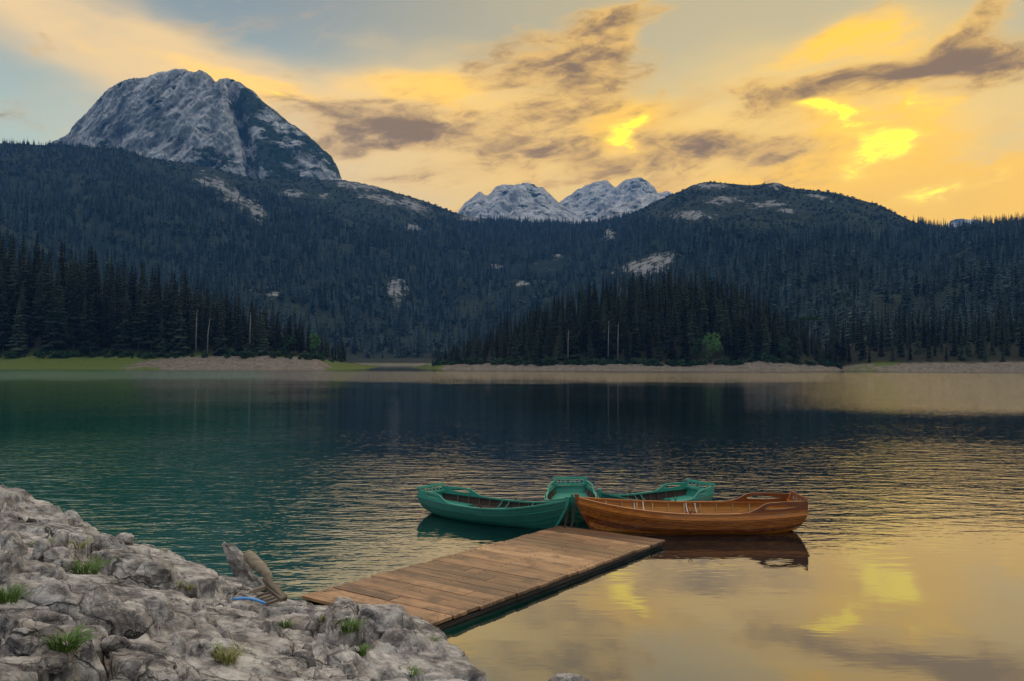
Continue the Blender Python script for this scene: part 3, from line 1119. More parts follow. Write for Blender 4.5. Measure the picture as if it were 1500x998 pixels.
# ---- low bushes along the foot of the woods
bush = []
rgb_ = np.random.RandomState(77)
for px0, px1, S, Y1, top, bank, ramp_, nb in ((-60, 500, left_S, left_Y1, left_top, left_bank, 22.0, 150), (632, 1236, pen_S, pen_Y1, pen_top, pen_bank, 15.0, 240)):
    hf = shore_height(S, Y1, top, bank, ramp_)
    bp = rgb_.uniform(px0, px1, nb)
    bd = S(bp) + ramp_ * (0.72 + 0.36 * rgb_.rand(nb))
    for x_, d_, z_ in zip(pv(bp, np.full(nb, 531.0))[0] * bd, bd, hf(bp, bd)):
        bush.append((x_, d_, z_ - 0.3, rgb_.randint(0, 2), 0.35 + 0.75 * rgb_.rand() ** 2))
bush = np.array(bush)
BUSH = []
for k in range(2):
    v, f = leafy_mesh(430 + k, 2.2, 1.6, 1.2, 110, 0.6)
    BUSH.append(mesh_data('bush', v, f, False, M_LEAF_DULL))
scatter('shore_bushes', bush[:, :3], bush[:, 3].astype(int), bush[:, 4], BUSH,
        'low green bushes scattered along the foot of the shore woods', 'bushes', 'near_bush')

# ---- trees that look different from the rest
def leafy_tree(px, py_base, py_top, width_px, depth, seed, mat, name, label):
    b = at_depth(px, py_base, depth)
    hh = (py_base - py_top) / FPX * depth
    rx = width_px / FPX * depth / 2
    root = empty(name, b)
    v, f = leafy_mesh(seed, rx, hh * 0.46, hh * 0.52, 620, 0.42)
    obj('crown', v, f, mat, root, smooth=False)
    v, f = tube_vf([(0, 0, -1), (0.1, 0, hh * 0.3), (-0.1, 0.1, hh * 0.7)], [0.28, 0.2, 0.06], 6)
    obj('trunk', v, f, M_BARK, root)
    prop(root, label, 'tree')


leafy_tree(1044, 527, 486, 30, 381, 1, M_LEAF, 'broadleaf_tree', 'largest bright green leafy tree at the peninsula waterside')
leafy_tree(1021, 527, 494, 16, 381, 2, M_LEAF_DULL, 'broadleaf_tree', 'slim dull green tree left of the bright green peninsula tree')
leafy_tree(461, 521, 486, 15, 375, 3, M_LEAF, 'broadleaf_tree', 'bright green slim leafy tree near the right end of left wood')
leafy_tree(422, 521, 490, 18, 375, 4, M_LEAF_DULL, 'broadleaf_tree', 'dull green round leafy tree before the left spruce wood')
leafy_tree(1150, 527, 490, 18, 382, 5, M_LEAF_DULL, 'broadleaf_tree', 'dull olive leafy tree near the right end of the peninsula')
# flat-topped pine
b = at_depth(1186, 500, 395)
root = empty('umbrella_pine', b)
rgp = random.Random(9)
v, f = [], []
for _ in range(420):
    a, rr = rgp.uniform(0, 6.28), 4.6 * math.sqrt(rgp.random())
    q = Vector((rr * math.cos(a), rr * math.sin(a), 11.2 - 0.05 * rr * rr + rgp.uniform(-0.6, 0.6)))
    e1 = Vector((rgp.gauss(0, 1), rgp.gauss(0, 1), rgp.gauss(0, .4))).normalized() * 0.6
    e2 = e1.cross(Vector((rgp.gauss(0, 1), rgp.gauss(0, 1), rgp.gauss(0, 1)))).normalized() * 0.4
    i = len(v)
    v += [q - e1, q + e2, q + e1, q - e2]
    f.append((i, i + 1, i + 2, i + 3))
obj('crown', v, f, M_LEAF_DULL, root, smooth=False)
obj('trunk', *tube_vf([(0, 0, -6), (0.2, 0, 4), (0, 0, 11)], [0.3, 0.24, 0.12], 6), M_DEAD, root)
prop(root, 'flat-topped umbrella pine with pale trunk on right of the peninsula', 'tree')


def dead_tree(px, py_base, py_top, depth, label, lean=0.3):
    b = at_depth(px, py_base, depth)
    hh = (py_base - py_top) / FPX * depth
    root = empty('dead_tree', b)
    obj('trunk', *tube_vf([(0, 0, -1), (0.05, 0, hh * 0.5), (lean, 0, hh)], [0.30, 0.22, 0.06], 6), M_DEAD, root)
    rgd = random.Random(px)
    for k in range(7):
        zz = hh * rgd.uniform(0.4, 0.95)
        a = rgd.uniform(0, 6.28)
        L = rgd.uniform(0.6, 1.8)
        obj('branch', *tube_vf([(0, 0, zz), (L * math.cos(a), L * math.sin(a), zz + rgd.uniform(-0.4, 0.3))], [0.05, 0.015], 4), M_DEAD, root)
    prop(root, label, 'tree')


dead_tree(287, 511, 453, 372, 'pale dead standing trunk in the left wood, left of two')
dead_tree(304, 516, 466, 372, 'short pale dead trunk in the left wood, right of two', 0.9)
dead_tree(366, 500, 457, 373, 'thin pale dead trunk in right half of the left wood')
dead_tree(832, 520, 483, 384, 'thin pale dead trunk standing left of centre on the peninsula')
dead_tree(891, 520, 470, 384, 'tall pale dead trunk standing in the middle of the peninsula')
dead_tree(905, 524, 472, 383, 'pale dead trunk right of the tallest dead one on peninsula')

# ------------------------------------------------------------------ landing stage
def wood_material(name, dark, mid, light, rough=0.55, stain=None, axis='x', grain=1.0):
    m, n = material(name)
    r = orand(n)
    p = opos(n)
    sc = (0.6, 9.0, 9.0) if axis == 'x' else (9.0, 0.6, 9.0)
    shift = n.comb(n.mul(r, 31.0), n.mul(r, 17.0), n.mul(r, 7.0))
    q = n.vec('ADD', n.mapping(p, scale=sc), shift)
    g = n.noise(q, 2.2 * grain, 6.0, 0.65, 0.6)
    blot = n.noise(n.vec('ADD', p, shift), 2.6, 4.0, 0.6)
    f = n.m('ADD', n.mul(g, 0.75), n.mul(n.sub(r, 0.5), 0.30), clamp=True)
    col = n.ramp(f, [(0.18, dark), (0.42, mid), (0.68, light)])
    if stain:
        col = n.mix(n.step(blot, 0.47, 0.70, 0.0, 0.85), col, stain)
    crack = n.step(n.noise(n.vec('ADD', n.mapping(p, scale=(sc[0] * 0.4, sc[1] * 1.6, 1)), shift), 3.0, 2.0), 0.33, 0.28)
    col = n.mix(n.mul(crack, 0.7), col, dark)
    rg_ = n.mix(blot, (rough * 0.75,) * 3 + (1,), (min(1, rough * 1.35),) * 3 + (1,))
    setp(n, col, rg_, n.bump(n.sub(g, n.mul(crack, 0.6)), 0.5, 0.006), spec=0.4)
    return m


M_PLANK = wood_material('dock_planks', (0.075, 0.036, 0.018), (0.33, 0.165, 0.076), (0.64, 0.38, 0.19), 0.34, (0.085, 0.042, 0.022, 1), 'y')
M_BEAM = wood_material('dock_beams', (0.020, 0.013, 0.009), (0.055, 0.036, 0.022), (0.10, 0.07, 0.045), 0.6)

DZ = 0.135
NR = ground(621, 917, DZ)
FR = ground(972, 791, DZ - 0.03)
NL = ground(437, 874, DZ)
e1 = Vector((FR - NR)[:2])
DL = e1.length
e1.normalize()
e2 = Vector((-e1.y, e1.x))
DW = abs(Vector((NL - NR)[:2]).dot(e2))
dock = empty('landing_stage', (NR[0], NR[1], 0.0), math.atan2(e1.y, e1.x))
prop(dock, 'wooden plank landing stage reaching from the rocks to the boats', 'dock')
rg = random.Random(21)
NPL = 24
pw = DL / NPL


def plank(x0, x1, y0, y1, z, tilt=0.0):
    v, f = box_vf(0, 0, 0, x1 - x0, y1 - y0, 0.045)
    o = bevelled('plank', v, f, M_PLANK, dock, 0.006)
    o.location = ((x0 + x1) / 2, (y0 + y1) / 2, z)
    o.rotation_euler = (tilt, rg.uniform(-0.008, 0.008), rg.uniform(-0.004, 0.004))


for k in range(NPL):
    x0 = k * pw + rg.uniform(0.002, 0.006)
    x1 = (k + 1) * pw - rg.uniform(0.002, 0.007)
    zt = DZ - 0.024 - 0.03 * k / NPL + rg.uniform(-0.004, 0.005)
    ya, yb = -rg.uniform(0.0, 0.035), DW + rg.uniform(0.0, 0.05)
    if k in (1, 2, 5, 8, 9, 12, 15, 19):
        ym = DW * rg.choice((0.22, 0.34, 0.5, 0.62))
        plank(x0, x1, ya, ym - 0.004, zt)
        plank(x0, x1, ym + 0.004, yb, zt + rg.uniform(-0.004, 0.004))
    else:
        plank(x0, x1, ya, yb, zt)
for i, yy in enumerate((0.06, DW * 0.5, DW - 0.06)):
    v, f = box_vf(DL / 2, yy, 0.030, DL - 0.02, 0.09, 0.065)
    bevelled('beam', v, f, M_BEAM, dock, 0.008)
# lower runner along the right side: it sags away from the deck towards the middle
v, f = [], []
for i in range(9):
    t = i / 8
    xx = 0.25 + (DL - 0.05) * t
    sag = 0.030 * math.sin(t * math.pi)
    for dy, dz_ in ((-0.015, 0.0), (0.035, 0.0), (0.035, 0.05), (-0.015, 0.05)):
        v.append((xx, dy - 0.02, -0.055 + dz_ - sag * 0.3))
    if i:
        b = (i - 1) * 4
        f += [(b + j, b + (j + 1) % 4, b + 4 + (j + 1) % 4, b + 4 + j) for j in range(4)]
f += [(3, 2, 1, 0), (32, 33, 34, 35)]
obj('runner', v, f, M_BEAM, dock, smooth=False)
for xx in (0.5, DL * 0.5, DL - 0.4):
    for yy in (0.15, DW - 0.15):
        v, f = tube_vf([(xx, yy, -1.5), (xx, yy, -0.01)], 0.07, 8)
        obj('post', v, f, M_BEAM, dock)
# nail heads in rows over the beams
vv, ff = [], []
for k in range(NPL):
    for yy in (0.07, DW * 0.5, DW - 0.07):
        for dx in (0.25, 0.75):
            v, f = tube_vf([(k * pw + pw * dx, yy + rg.uniform(-0.02, 0.02), DZ - 0.01 - 0.03 * k / NPL),
                            (k * pw + pw * dx, yy, DZ + 0.0045 - 0.03 * k / NPL)], 0.006, 5)
            b = len(vv)
            vv += v
            ff += [tuple(j + b for j in q) for q in f]
M_IRON, n = material('rusty_iron')
setp(n, n.mix(n.noise(opos(n), 40, 3.0), (0.03, 0.028, 0.027, 1), (0.10, 0.05, 0.03, 1)), 0.6, Metallic=0.6)
o = obj('nail', vv, ff, M_IRON, dock)
o['kind'] = 'stuff'

# ------------------------------------------------------------------ rowing boats


def paint_material(name, c1, c2, rough=0.35, wear=None, wood=False, spec=0.5):
    m, n = material(name)
    p = opos(n)
    if wood:
        g = n.noise(n.mapping(p, scale=(0.8, 8, 14)), 2.5, 6.0, 0.65, 0.5)
        r = orand(n)
        f = n.m('ADD', n.mul(g, 0.8), n.mul(n.sub(r, 0.5), 0.45), clamp=True)
        col = n.ramp(f, [(0.2, c1[:3]), (0.65, c2[:3])])
    else:
        g = n.noise(p, 3.0, 6.0, 0.65)
        col = n.mix(g, c1, c2)
    scr = n.noise(n.mapping(p, scale=(1.0, 1.0, 5.0)), 3.3, 6.0, 0.7)
    if wear:
        col = n.mix(n.step(scr, 0.62, 0.70, 0.0, 0.6), col, wear)
    setp(n, col, n.add(n.mul(g, 0.25), rough - 0.1), n.bump(n.add(g, n.mul(scr, 0.3)), 0.25, 0.006), spec=spec)
    return m


M_GREEN = paint_material('green_boat_paint', (0.003, 0.070, 0.046, 1), (0.010, 0.170, 0.112, 1), 0.42, (0.10, 0.20, 0.16, 1))
M_GREEN_IN = paint_material('worn_green_inside', (0.006, 0.150, 0.105, 1), (0.05, 0.34, 0.24, 1), 0.6, (0.13, 0.09, 0.075, 1))
M_BROWN_IN = paint_material('bare_brown_inside', (0.050, 0.028, 0.020, 1), (0.16, 0.095, 0.07, 1), 0.75, wood=True)
M_VARN = paint_material('varnished_planks', (0.17, 0.034, 0.005, 1), (0.70, 0.22, 0.028, 1), 0.24, (0.30, 0.24, 0.19, 1), True)
M_VARN_IN = paint_material('varnished_inside', (0.42, 0.150, 0.022, 1), (0.80, 0.36, 0.065, 1), 0.4, None, True)
M_VARN_DK = paint_material('dark_varnished_trim', (0.18, 0.045, 0.010, 1), (0.50, 0.16, 0.03, 1), 0.28, (0.40, 0.32, 0.26, 1), True)
M_RIB = paint_material('pale_ribs', (0.42, 0.25, 0.09, 1), (0.62, 0.42, 0.18, 1), 0.45, None, True)
M_KNEE = paint_material('white_knees', (0.45, 0.43, 0.40, 1), (0.62, 0.60, 0.56, 1), 0.5)


def make_boat(name, L, B, mats, label, bow, stern, zoff=0.0, heel=0.0, knees=True, sh=(0.31, 0.05, 0.26), arm=0.78):
    """clinker rowing boat: x runs from the transom (0) to the stem (L), water at z = 0"""
    hull, inside, trim, seat_m, rib_m, floor_m, knee_m = mats
    bow, stern = Vector(bow), Vector(stern)
    dv = bow - stern
    root = empty(name, (stern.x, stern.y, zoff), math.atan2(dv.y, dv.x))
    root.rotation_euler.x = heel
    L = dv.length
    prop(root, label, 'boat', 'rowing boats moored at the landing stage')

    def half(s):
        return B * (1 - 0.36 * ((0.42 - s) / 0.42) ** 2) if s < 0.42 else B * max(0.012, 1 - ((s - 0.42) / 0.58) ** 2.5)

    def sheer(s):
        return sh[0] + (sh[1] * ((0.45 - s) / 0.45) ** 2 if s < 0.45 else sh[2] * ((s - 0.45) / 0.55) ** 2)

    def keel(s):
        return -0.14 + 0.13 * max(0, (0.25 - s) / 0.25) ** 2 + 0.10 * max(0, (s - 0.86) / 0.14) ** 2

    def P(s, v, side, off=0.0):
        b, zk, zs = half(s), keel(s), sheer(s)
        rnd = (1 - (1 - v) ** 2.1) ** 0.72
        w = s ** 5
        y = b * ((1 - w) * rnd + w * (v ** 0.9))
        z = zk + (zs - zk) * (v ** 1.25 * (1 - w) + v * w)
        x = s * L - 0.34 * (1 - v) ** 1.4 * max(0, (s - 0.72) / 0.28) ** 2 - 0.10 * v * max(0, (0.1 - s) / 0.1) + 0.12 * (1 - v) * max(0, (0.12 - s) / 0.12)
        return Vector((x, side * (y + off), z))

    NS, NK = 25, 6
    ss = [1 - (1 - i / (NS - 1)) ** 1.25 for i in range(NS)]
    for side in (-1, 1):
        for k in range(NK):
            v0, v1 = (k / NK) ** 0.85, ((k + 1) / NK) ** 0.85 + (0.012 if k < NK - 1 else 0)
            vs, fs = [], []
            for s in ss:
                for (vv_, of) in ((v0, 0.019), ((v0 + v1) / 2, 0.009), (v1, 0.0), (v1, -0.012), ((v0 + v1) / 2, -0.008), (v0, -0.002)):
                    vs.append(P(s, vv_, side, of))
            for i in range(NS - 1):
                for j in range(6):
                    a, b = i * 6 + j, i * 6 + (j + 1) % 6
                    q = (a, b, b + 6, a + 6)
                    fs.append(q if side < 0 else q[::-1])
            me = mesh_data('strake', vs, fs, False, hull)
            me.materials.append(inside)
            o = link('strake', me, root)
            for p_ in me.polygons:                      # the inner faces carry the inside finish
                if (p_.index % 6) in (3, 4):
                    p_.material_index = 1
        # gunwale
        vs, fs = [], []
        for s in ss:
            q = P(s, 1.0, side)
            for dy, dz_ in ((-0.035, 0.0), (0.024, 0.0), (0.026, 0.03), (-0.035, 0.032)):
                yy = q.y + side * dy
                if side * yy < 0.004:
                    yy = side * 0.004
                vs.append((q.x, yy, q.z + dz_))
        for i in range(NS - 1):
            fs += [(i * 4 + j, i * 4 + (j + 1) % 4, (i + 1) * 4 + (j + 1) % 4, (i + 1) * 4 + j) for j in range(4)]
        fs += [(0, 1, 2, 3), tuple(range((NS - 1) * 4, NS * 4))]
        obj('gunwale', vs, fs, trim, root, smooth=False)
        # rubbing strake one board below
        vs, fs = [], []
        for s in ss:
            for vv_, of in ((0.80, 0.010), (0.80, 0.026), (0.835, 0.026), (0.835, 0.008)):
                vs.append(P(s, vv_, side, of))
        for i in range(NS - 1):
            fs += [(i * 4 + j, i * 4 + (j + 1) % 4, (i + 1) * 4 + (j + 1) % 4, (i + 1) * 4 + j) for j in range(4)]
        obj('rubbing_strip', vs, fs, trim, root, smooth=False)
    # ribs
    for i in range(11):
        s = 0.10 + 0.076 * i
        for side in (-1, 1):
            vs, fs = [], []
            for j in range(9):
                v = 0.06 + 0.93 * j / 8
                for ds in (-0.012, 0.012):
                    for of in (-0.012, -0.034):
                        q = P(s, v, side, of)
                        vs.append((q.x + ds, q.y, q.z))
            for j in range(8):
                b = j * 4
                for c, d in ((0, 1), (1, 3), (3, 2), (2, 0)):
                    fs.append((b + c, b + d, b + 4 + d, b + 4 + c))
            obj('rib', vs, fs, rib_m, root, smooth=False)
    # transom, stem, keel
    vs = [P(0.0, v, -1) for v in np.linspace(0, 1, 10)] + [P(0.0, v, 1) for v in np.linspace(1, 0, 10)]
    top_rise = Vector((0, 0, 0.05))
    vs[9] = vs[9] + top_rise * 0.4
    vs[10] = vs[10] + top_rise * 0.4
    n_ = len(vs)
    vs2 = [Vector(v) + Vector((0.03, 0, 0)) for v in vs]
    fs = [tuple(range(n_)), tuple(range(n_, 2 * n_))[::-1]] + [(i, n_ + i, n_ + (i + 1) % n_, (i + 1) % n_) for i in range(n_)]
    obj('transom', vs + vs2, fs, trim, root, smooth=False)
    pts = [P(1.0, v, 1) for v in np.linspace(0, 1, 8)]
    vs, fs = [], []
    for q in pts + [pts[-1] + Vector((0.02, 0, 0.085))]:
        vs += [(q.x - 0.05, -0.026, q.z), (q.x + 0.035, -0.020, q.z), (q.x + 0.035, 0.020, q.z), (q.x - 0.05, 0.026, q.z)]
    for i in range(len(pts)):
        fs += [(i * 4 + j, i * 4 + (j + 1) % 4, (i + 1) * 4 + (j + 1) % 4, (i + 1) * 4 + j) for j in range(4)]
    fs += [tuple(range(len(pts) * 4, len(pts) * 4 + 4))]
    obj('stem', vs, fs, trim, root, smooth=False)
    # floorboards
    for yy in (-0.27, -0.09, 0.09, 0.27):
        v, f = box_vf(L * 0.45, yy, -0.045, L * 0.66, 0.165, 0.018)
        bevelled('floorboard', v, f, floor_m, root, 0.003)
    # thwarts
    for s, wdt in ((0.45, 0.21), (0.70, 0.20)):
        q = P(s, 0.72, 1)
        v, f = box_vf(q.x, 0, q.z, wdt, 2 * q.y - 0.05, 0.028)
        bevelled('thwart', v, f, seat_m, root, 0.004)
        if knees:
            for side in (-1, 1):
                for dx in (-0.09, 0.09):
                    vs = []
                    for i in range(6):
                        t = i / 5
                        qq = P(s, 0.74 + 0.26 * t, side, -0.03)
                        ins = 0.17 * (1 - t) ** 1.8
                        vs.append(((qq.x + dx), qq.y - side * ins, q.z + 0.014 + (sheer(s) - q.z - 0.01) * t))
                    v, f = tube_vf(vs, 0.013, 6)
                    obj('knee', v, f, knee_m, root)
    # bow sheet
    v = [P(0.84, 0.90, -1, -0.02), P(0.84, 0.90, 1, -0.02), P(0.97, 0.93, 1, -0.01), P(0.97, 0.93, -1, -0.01)]
    v = v + [q + Vector((0, 0, -0.025)) for q in v]
    obj('bow_deck', v, [(0, 1, 2, 3), (7, 6, 5, 4), (0, 4, 5, 1), (2, 6, 7, 3), (1, 5, 6, 2), (0, 3, 7, 4)], seat_m, root, smooth=False)
    # stern seat
    v = [P(0.015, 0.70, -1, -0.02), P(0.015, 0.70, 1, -0.02), P(0.21, 0.72, 1, -0.02), P(0.21, 0.72, -1, -0.02)]
    v = v + [q + Vector((0, 0, -0.03)) for q in v]
    obj('stern_seat', v, [(0, 1, 2, 3), (7, 6, 5, 4), (0, 4, 5, 1), (2, 6, 7, 3), (1, 5, 6, 2), (0, 3, 7, 4)], seat_m, root, smooth=False)
    # swept arm boards with a hand hole either side of the stern seat
    prof_t = [(0.30, 0.00), (0.255, 0.02), (0.22, 0.08), (0.19, 0.155), (0.165, 0.175), (0.10, 0.180), (0.045, 0.170), (0.005, 0.16)]
    prof_b = [(0.30, -0.02), (0.255, -0.02), (0.22, -0.02), (0.19, -0.02), (0.165, -0.02), (0.10, -0.02), (0.045, -0.02), (0.005, -0.02)]
    hole_t = {4: 0.125, 5: 0.125}
    hole_b = {4: 0.055, 5: 0.050}
    for side in (-1, 1):
        vs, fs = [], []

        def put(s, dz_, of):
            q = P(s, 1.0, side, 0)
            return Vector((q.x, q.y + side * (of - 0.012), q.z + 0.03 + dz_ * arm))
        for of in (-0.018, 0.018):
            for i, ((s, zt_), (_, zb_)) in enumerate(zip(prof_t, prof_b)):
                ht, hb = hole_t.get(i, 0.07 if i < 3 else 0.075), hole_b.get(i, 0.07 if i < 3 else 0.075)
                if i not in hole_t:
                    ht = hb = (zt_ + zb_) / 2
                vs += [put(s, zb_, of), put(s, hb, of), put(s, ht, of), put(s, zt_, of)]
        n8 = len(prof_t)
        for c in (0, 1):
            o8 = c * n8 * 4
            for i in range(n8 - 1):
                a, b = o8 + i * 4, o8 + i * 4 + 4
                fs += [(a, b, b + 1, a + 1), (a + 2, b + 2, b + 3, a + 3)]
                if i < 2:
                    fs += [(a + 1, b + 1, b + 2, a + 2)]
        o8 = n8 * 4
        for i in range(n8 - 1):
            a = i * 4
            fs += [(a, a + 4, a + 4 + o8, a + o8), (a + 3, a + 7, a + 7 + o8, a + 3 + o8),
                   (a + 1, a + 5, a + 5 + o8, a + 1 + o8), (a + 2, a + 6, a + 6 + o8, a + 2 + o8)]
        fs += [(0, 3, 3 + o8, o8), ((n8 - 1) * 4, (n8 - 1) * 4 + 3, (n8 - 1) * 4 + 3 + o8, (n8 - 1) * 4 + o8)]
        obj('arm_board', vs, fs, trim, root, smooth=False)
    # slatted backrest leaning out over the transom
    q1 = P(0.03, 1.0, 1)
    wb = q1.y * 0.94
    lean = -0.13
    back = empty('backrest', (q1.x - 0.02, 0, q1.z + 0.02))
    back.parent = root
    v, f = box_vf(0, 0, 0, 0.028, 2 * wb + 0.10, 0.055)
    t_ = bevelled('top_rail', v, f, trim, back, 0.006)
    t_.location = (lean * 0.6, 0, 0.215 * (0.25 + 0.75 * arm))
    t_.rotation_euler = (0, -0.35, 0)
    v, f = box_vf(0, 0, 0, 0.024, 2 * wb, 0.05)
    t_ = bevelled('lower_rail', v, f, trim, back, 0.005)
    t_.location = (0, 0, 0.05)
    t_.rotation_euler = (0, -0.35, 0)
    for i in range(7):
        yy = -wb * 0.88 + 2 * wb * 0.88 * i / 6
        v, f = box_vf(0, 0, 0, 0.016, 0.04, 0.17 * arm)
        t_ = bevelled('slat', v, f, seat_m, back, 0.003)
        t_.location = (lean * 0.33, yy, 0.130 * (0.2 + 0.8 * arm))
        t_.rotation_euler = (0, -0.43, 0)
    # rowlocks
    for side in (-1, 1):
        q = P(0.52, 1.0, side)
        v, f = tube_vf([(q.x, q.y, q.z + 0.02), (q.x, q.y, q.z + 0.07)], 0.011, 6)
        rl = obj('rowlock', v, f, M_IRON, root)
        pts_ = [(q.x + 0.035 * math.sin(a), q.y, q.z + 0.105 - 0.038 * math.cos(a)) for a in np.linspace(-2.2, 2.2, 9)]
        v, f = tube_vf(pts_, 0.008, 6)
        obj('horn', v, f, M_IRON, rl)
    return root


GREEN = (M_GREEN, M_BROWN_IN, M_GREEN_IN, M_GREEN_IN, M_BROWN_IN, M_BROWN_IN, M_GREEN_IN)
VARN = (M_VARN, M_VARN_IN, M_VARN_DK, M_VARN_DK, M_RIB, M_VARN_IN, M_KNEE)


def wp(px, depth):
    return Vector((float(pv(px, 740.0)[0]) * depth, depth))


make_boat('rowing_boat', 0, 0.66, VARN, 'varnished brown wooden rowing boat beside the end of the landing stage',
          wp(845, 16.75), wp(1166, 16.85), heel=-0.02, sh=(0.40, 0.04, 0.21), arm=1.0)
make_boat('rowing_boat', 0, 0.60, GREEN, 'dark green rowing boat lying left of the landing stage end',
          wp(831, 16.65), wp(634, 18.7))
make_boat('rowing_boat', 0, 0.56, GREEN, 'green rowing boat seen end-on between the two other green boats',
          wp(839, 17.0), wp(836, 20.0), heel=0.02)
make_boat('rowing_boat', 0, 0.60, GREEN, 'pale green rowing boat partly hidden behind the varnished brown boat',
          wp(878, 17.7), wp(1022, 19.4), heel=-0.02)


# mooring chains from the stems down to the end of the stage
def chain(a, b, sag, label):
    a, b = Vector(a), Vector(b)
    root = empty('mooring_chain', a)
    nlk = int((b - a).length * 1.25 / 0.042)
    ring_v, ring_f = [], []
    for i in range(8):
        t = 2 * math.pi * i / 8
        c = Vector((0.028 * math.cos(t), 0.017 * math.sin(t), 0))
        for j in range(5):
            u = 2 * math.pi * j / 5
            d = c.normalized() * math.cos(u) * 0.006 + Vector((0, 0, math.sin(u) * 0.006))
            ring_v.append(c + d)
    for i in range(8):
        for j in range(5):
            ring_f.append((i * 5 + j, ((i + 1) % 8) * 5 + j, ((i + 1) % 8) * 5 + (j + 1) % 5, i * 5 + (j + 1) % 5))
    me = mesh_data('link', ring_v, ring_f, True, M_IRON)
    for i in range(nlk + 1):
        t = i / nlk
        p_ = a.lerp(b, t) - a + Vector((0, 0, -sag * 4 * t * (1 - t)))
        t2 = min(1, t + 0.02)
        p2 = a.lerp(b, t2) - a + Vector((0, 0, -sag * 4 * t2 * (1 - t2)))
        d = (p2 - p_) if (p2 - p_).length > 1e-5 else (b - a)
        o = link('link', me, root)
        o.location = p_
        o.rotation_mode = 'QUATERNION'
        o.rotation_quaternion = d.to_track_quat('X', 'Z') @ Matrix.Rotation(math.pi / 2 * (i % 2), 3, 'X').to_quaternion()
    prop(root, label, 'chain')


eye = Vector((ground(836, 774, DZ - 0.03)))
chain(Vector(at_depth(842, 739, 16.70)), eye, 0.05, 'rusty chain hanging from the brown boat stem to the stage')
chain(Vector(at_depth(832, 745, 16.6)), eye + Vector((-0.12, 0.02, 0)), 0.04, 'rusty chain hanging from left green boat to the stage')

# ------------------------------------------------------------------ limestone shore in the foreground
M_ROCK, n = material('karst_limestone')
p = wpos(n)
big = n.noise(p, 0.9, 6.0, 0.62)
mid = n.noise(p, 5.0, 8.0, 0.68)
fin = n.noise(p, 34.0, 5.0, 0.7)
col = n.ramp(n.add(n.mul(mid, 0.7), n.mul(big, 0.3)), [(0.34, (0.065, 0.058, 0.056)), (0.43, (0.21, 0.187, 0.174)), (0.51, (0.45, 0.41, 0.375)), (0.62, (0.72, 0.66, 0.60))])
col = n.mix(n.step(n.noise(p, 2.1, 5.0, 0.65), 0.52, 0.68, 0.0, 0.55), col, (0.25, 0.20, 0.145, 1))
col = n.mix(n.step(n.noise(n.vec('ADD', p, (7, 3, 1)), 3.4, 6.0, 0.7), 0.53, 0.62, 0.0, 0.8), col, (0.085, 0.078, 0.080, 1))
col = n.mix(n.step(n.voronoi(p, 22.0), 0.16, 0.05, 0.0, 0.55), col, (0.62, 0.60, 0.57, 1))
col = n.mix(n.step(n.noise(n.vec('ADD', p, (3, 9, 4)), 1.5, 5.0, 0.7), 0.60, 0.72, 0.0, 0.5), col, (0.10, 0.115, 0.05, 1))
wp_ = n.vec('ADD', p, n.vec('SCALE', n.noise(p, 1.6, 4.0, 0.6, color=True), 0.55))
c1 = n.step(n.voronoi(n.mapping(wp_, rot=(0, 0, R(38)), scale=(0.6, 1.1, 1.0)), 1.9, 'DISTANCE_TO_EDGE'), 0.022, 0.003)
c2 = n.step(n.voronoi(wp_, 6.5, 'DISTANCE_TO_EDGE'), 0.035, 0.004)
joint = n.m('MULTIPLY', n.m('MAXIMUM', c1, n.mul(c2, 0.35)), n.step(n.noise(n.vec('ADD', p, (2, 5, 8)), 0.9, 3.0), 0.40, 0.58, 0.12, 1.0))
col = n.mix(n.mul(joint, 0.8), col, (0.030, 0.027, 0.024, 1))
zz_ = n.xyz(p)[2]
wet = n.step(n.add(zz_, n.mul(n.sub(big, 0.5), 0.15)), 0.16, 0.03)
col = n.mix(n.mul(wet, 0.65), col, (0.07, 0.058, 0.045, 1))
hgt = n.sub(n.add(n.mul(mid, 1.0), n.mul(fin, 0.16)), n.mul(joint, 0.55))
setp(n, col, n.mix(wet, (0.88,) * 3 + (1,), (0.45,) * 3 + (1,)), n.bump(hgt, 1.0, 0.08), spec=0.25)

CTRL = []
for px_, py_, z_ in [(-250, 690, 1.45), (-120, 700, 1.42), (0, 722, 1.28), (60, 752, 1.18), (110, 782, 1.02), (190, 800, 0.85), (260, 830, 0.68),
                     (345, 868, 0.43), (425, 884, 0.02), (455, 892, 0.0), (490, 902, 0.14), (545, 906, 0.29), (610, 926, 0.26), (660, 950, 0.24), (708, 978, 0.30), (735, 1005, 0.24),
                     (600, 950, 0.42), (560, 915, 0.33), (640, 985, 0.38), (520, 985, 0.62), (430, 930, 0.58), (330, 930, 0.86),
                     (250, 900, 1.05), (150, 860, 1.35), (60, 860, 1.42), (0, 900, 1.45), (130, 940, 1.42), (250, 985, 1.2), (400, 990, 0.9),
                     (0, 998, 1.5), (0, 800, 1.42), (60, 800, 1.25), (-200, 800, 1.5), (-200, 998, 1.6), (100, 1050, 1.45), (400, 1100, 1.05), (620, 1060, 0.45), (700, 1080, 0.12)]:
    CTRL.append(ground(px_, py_, z_))
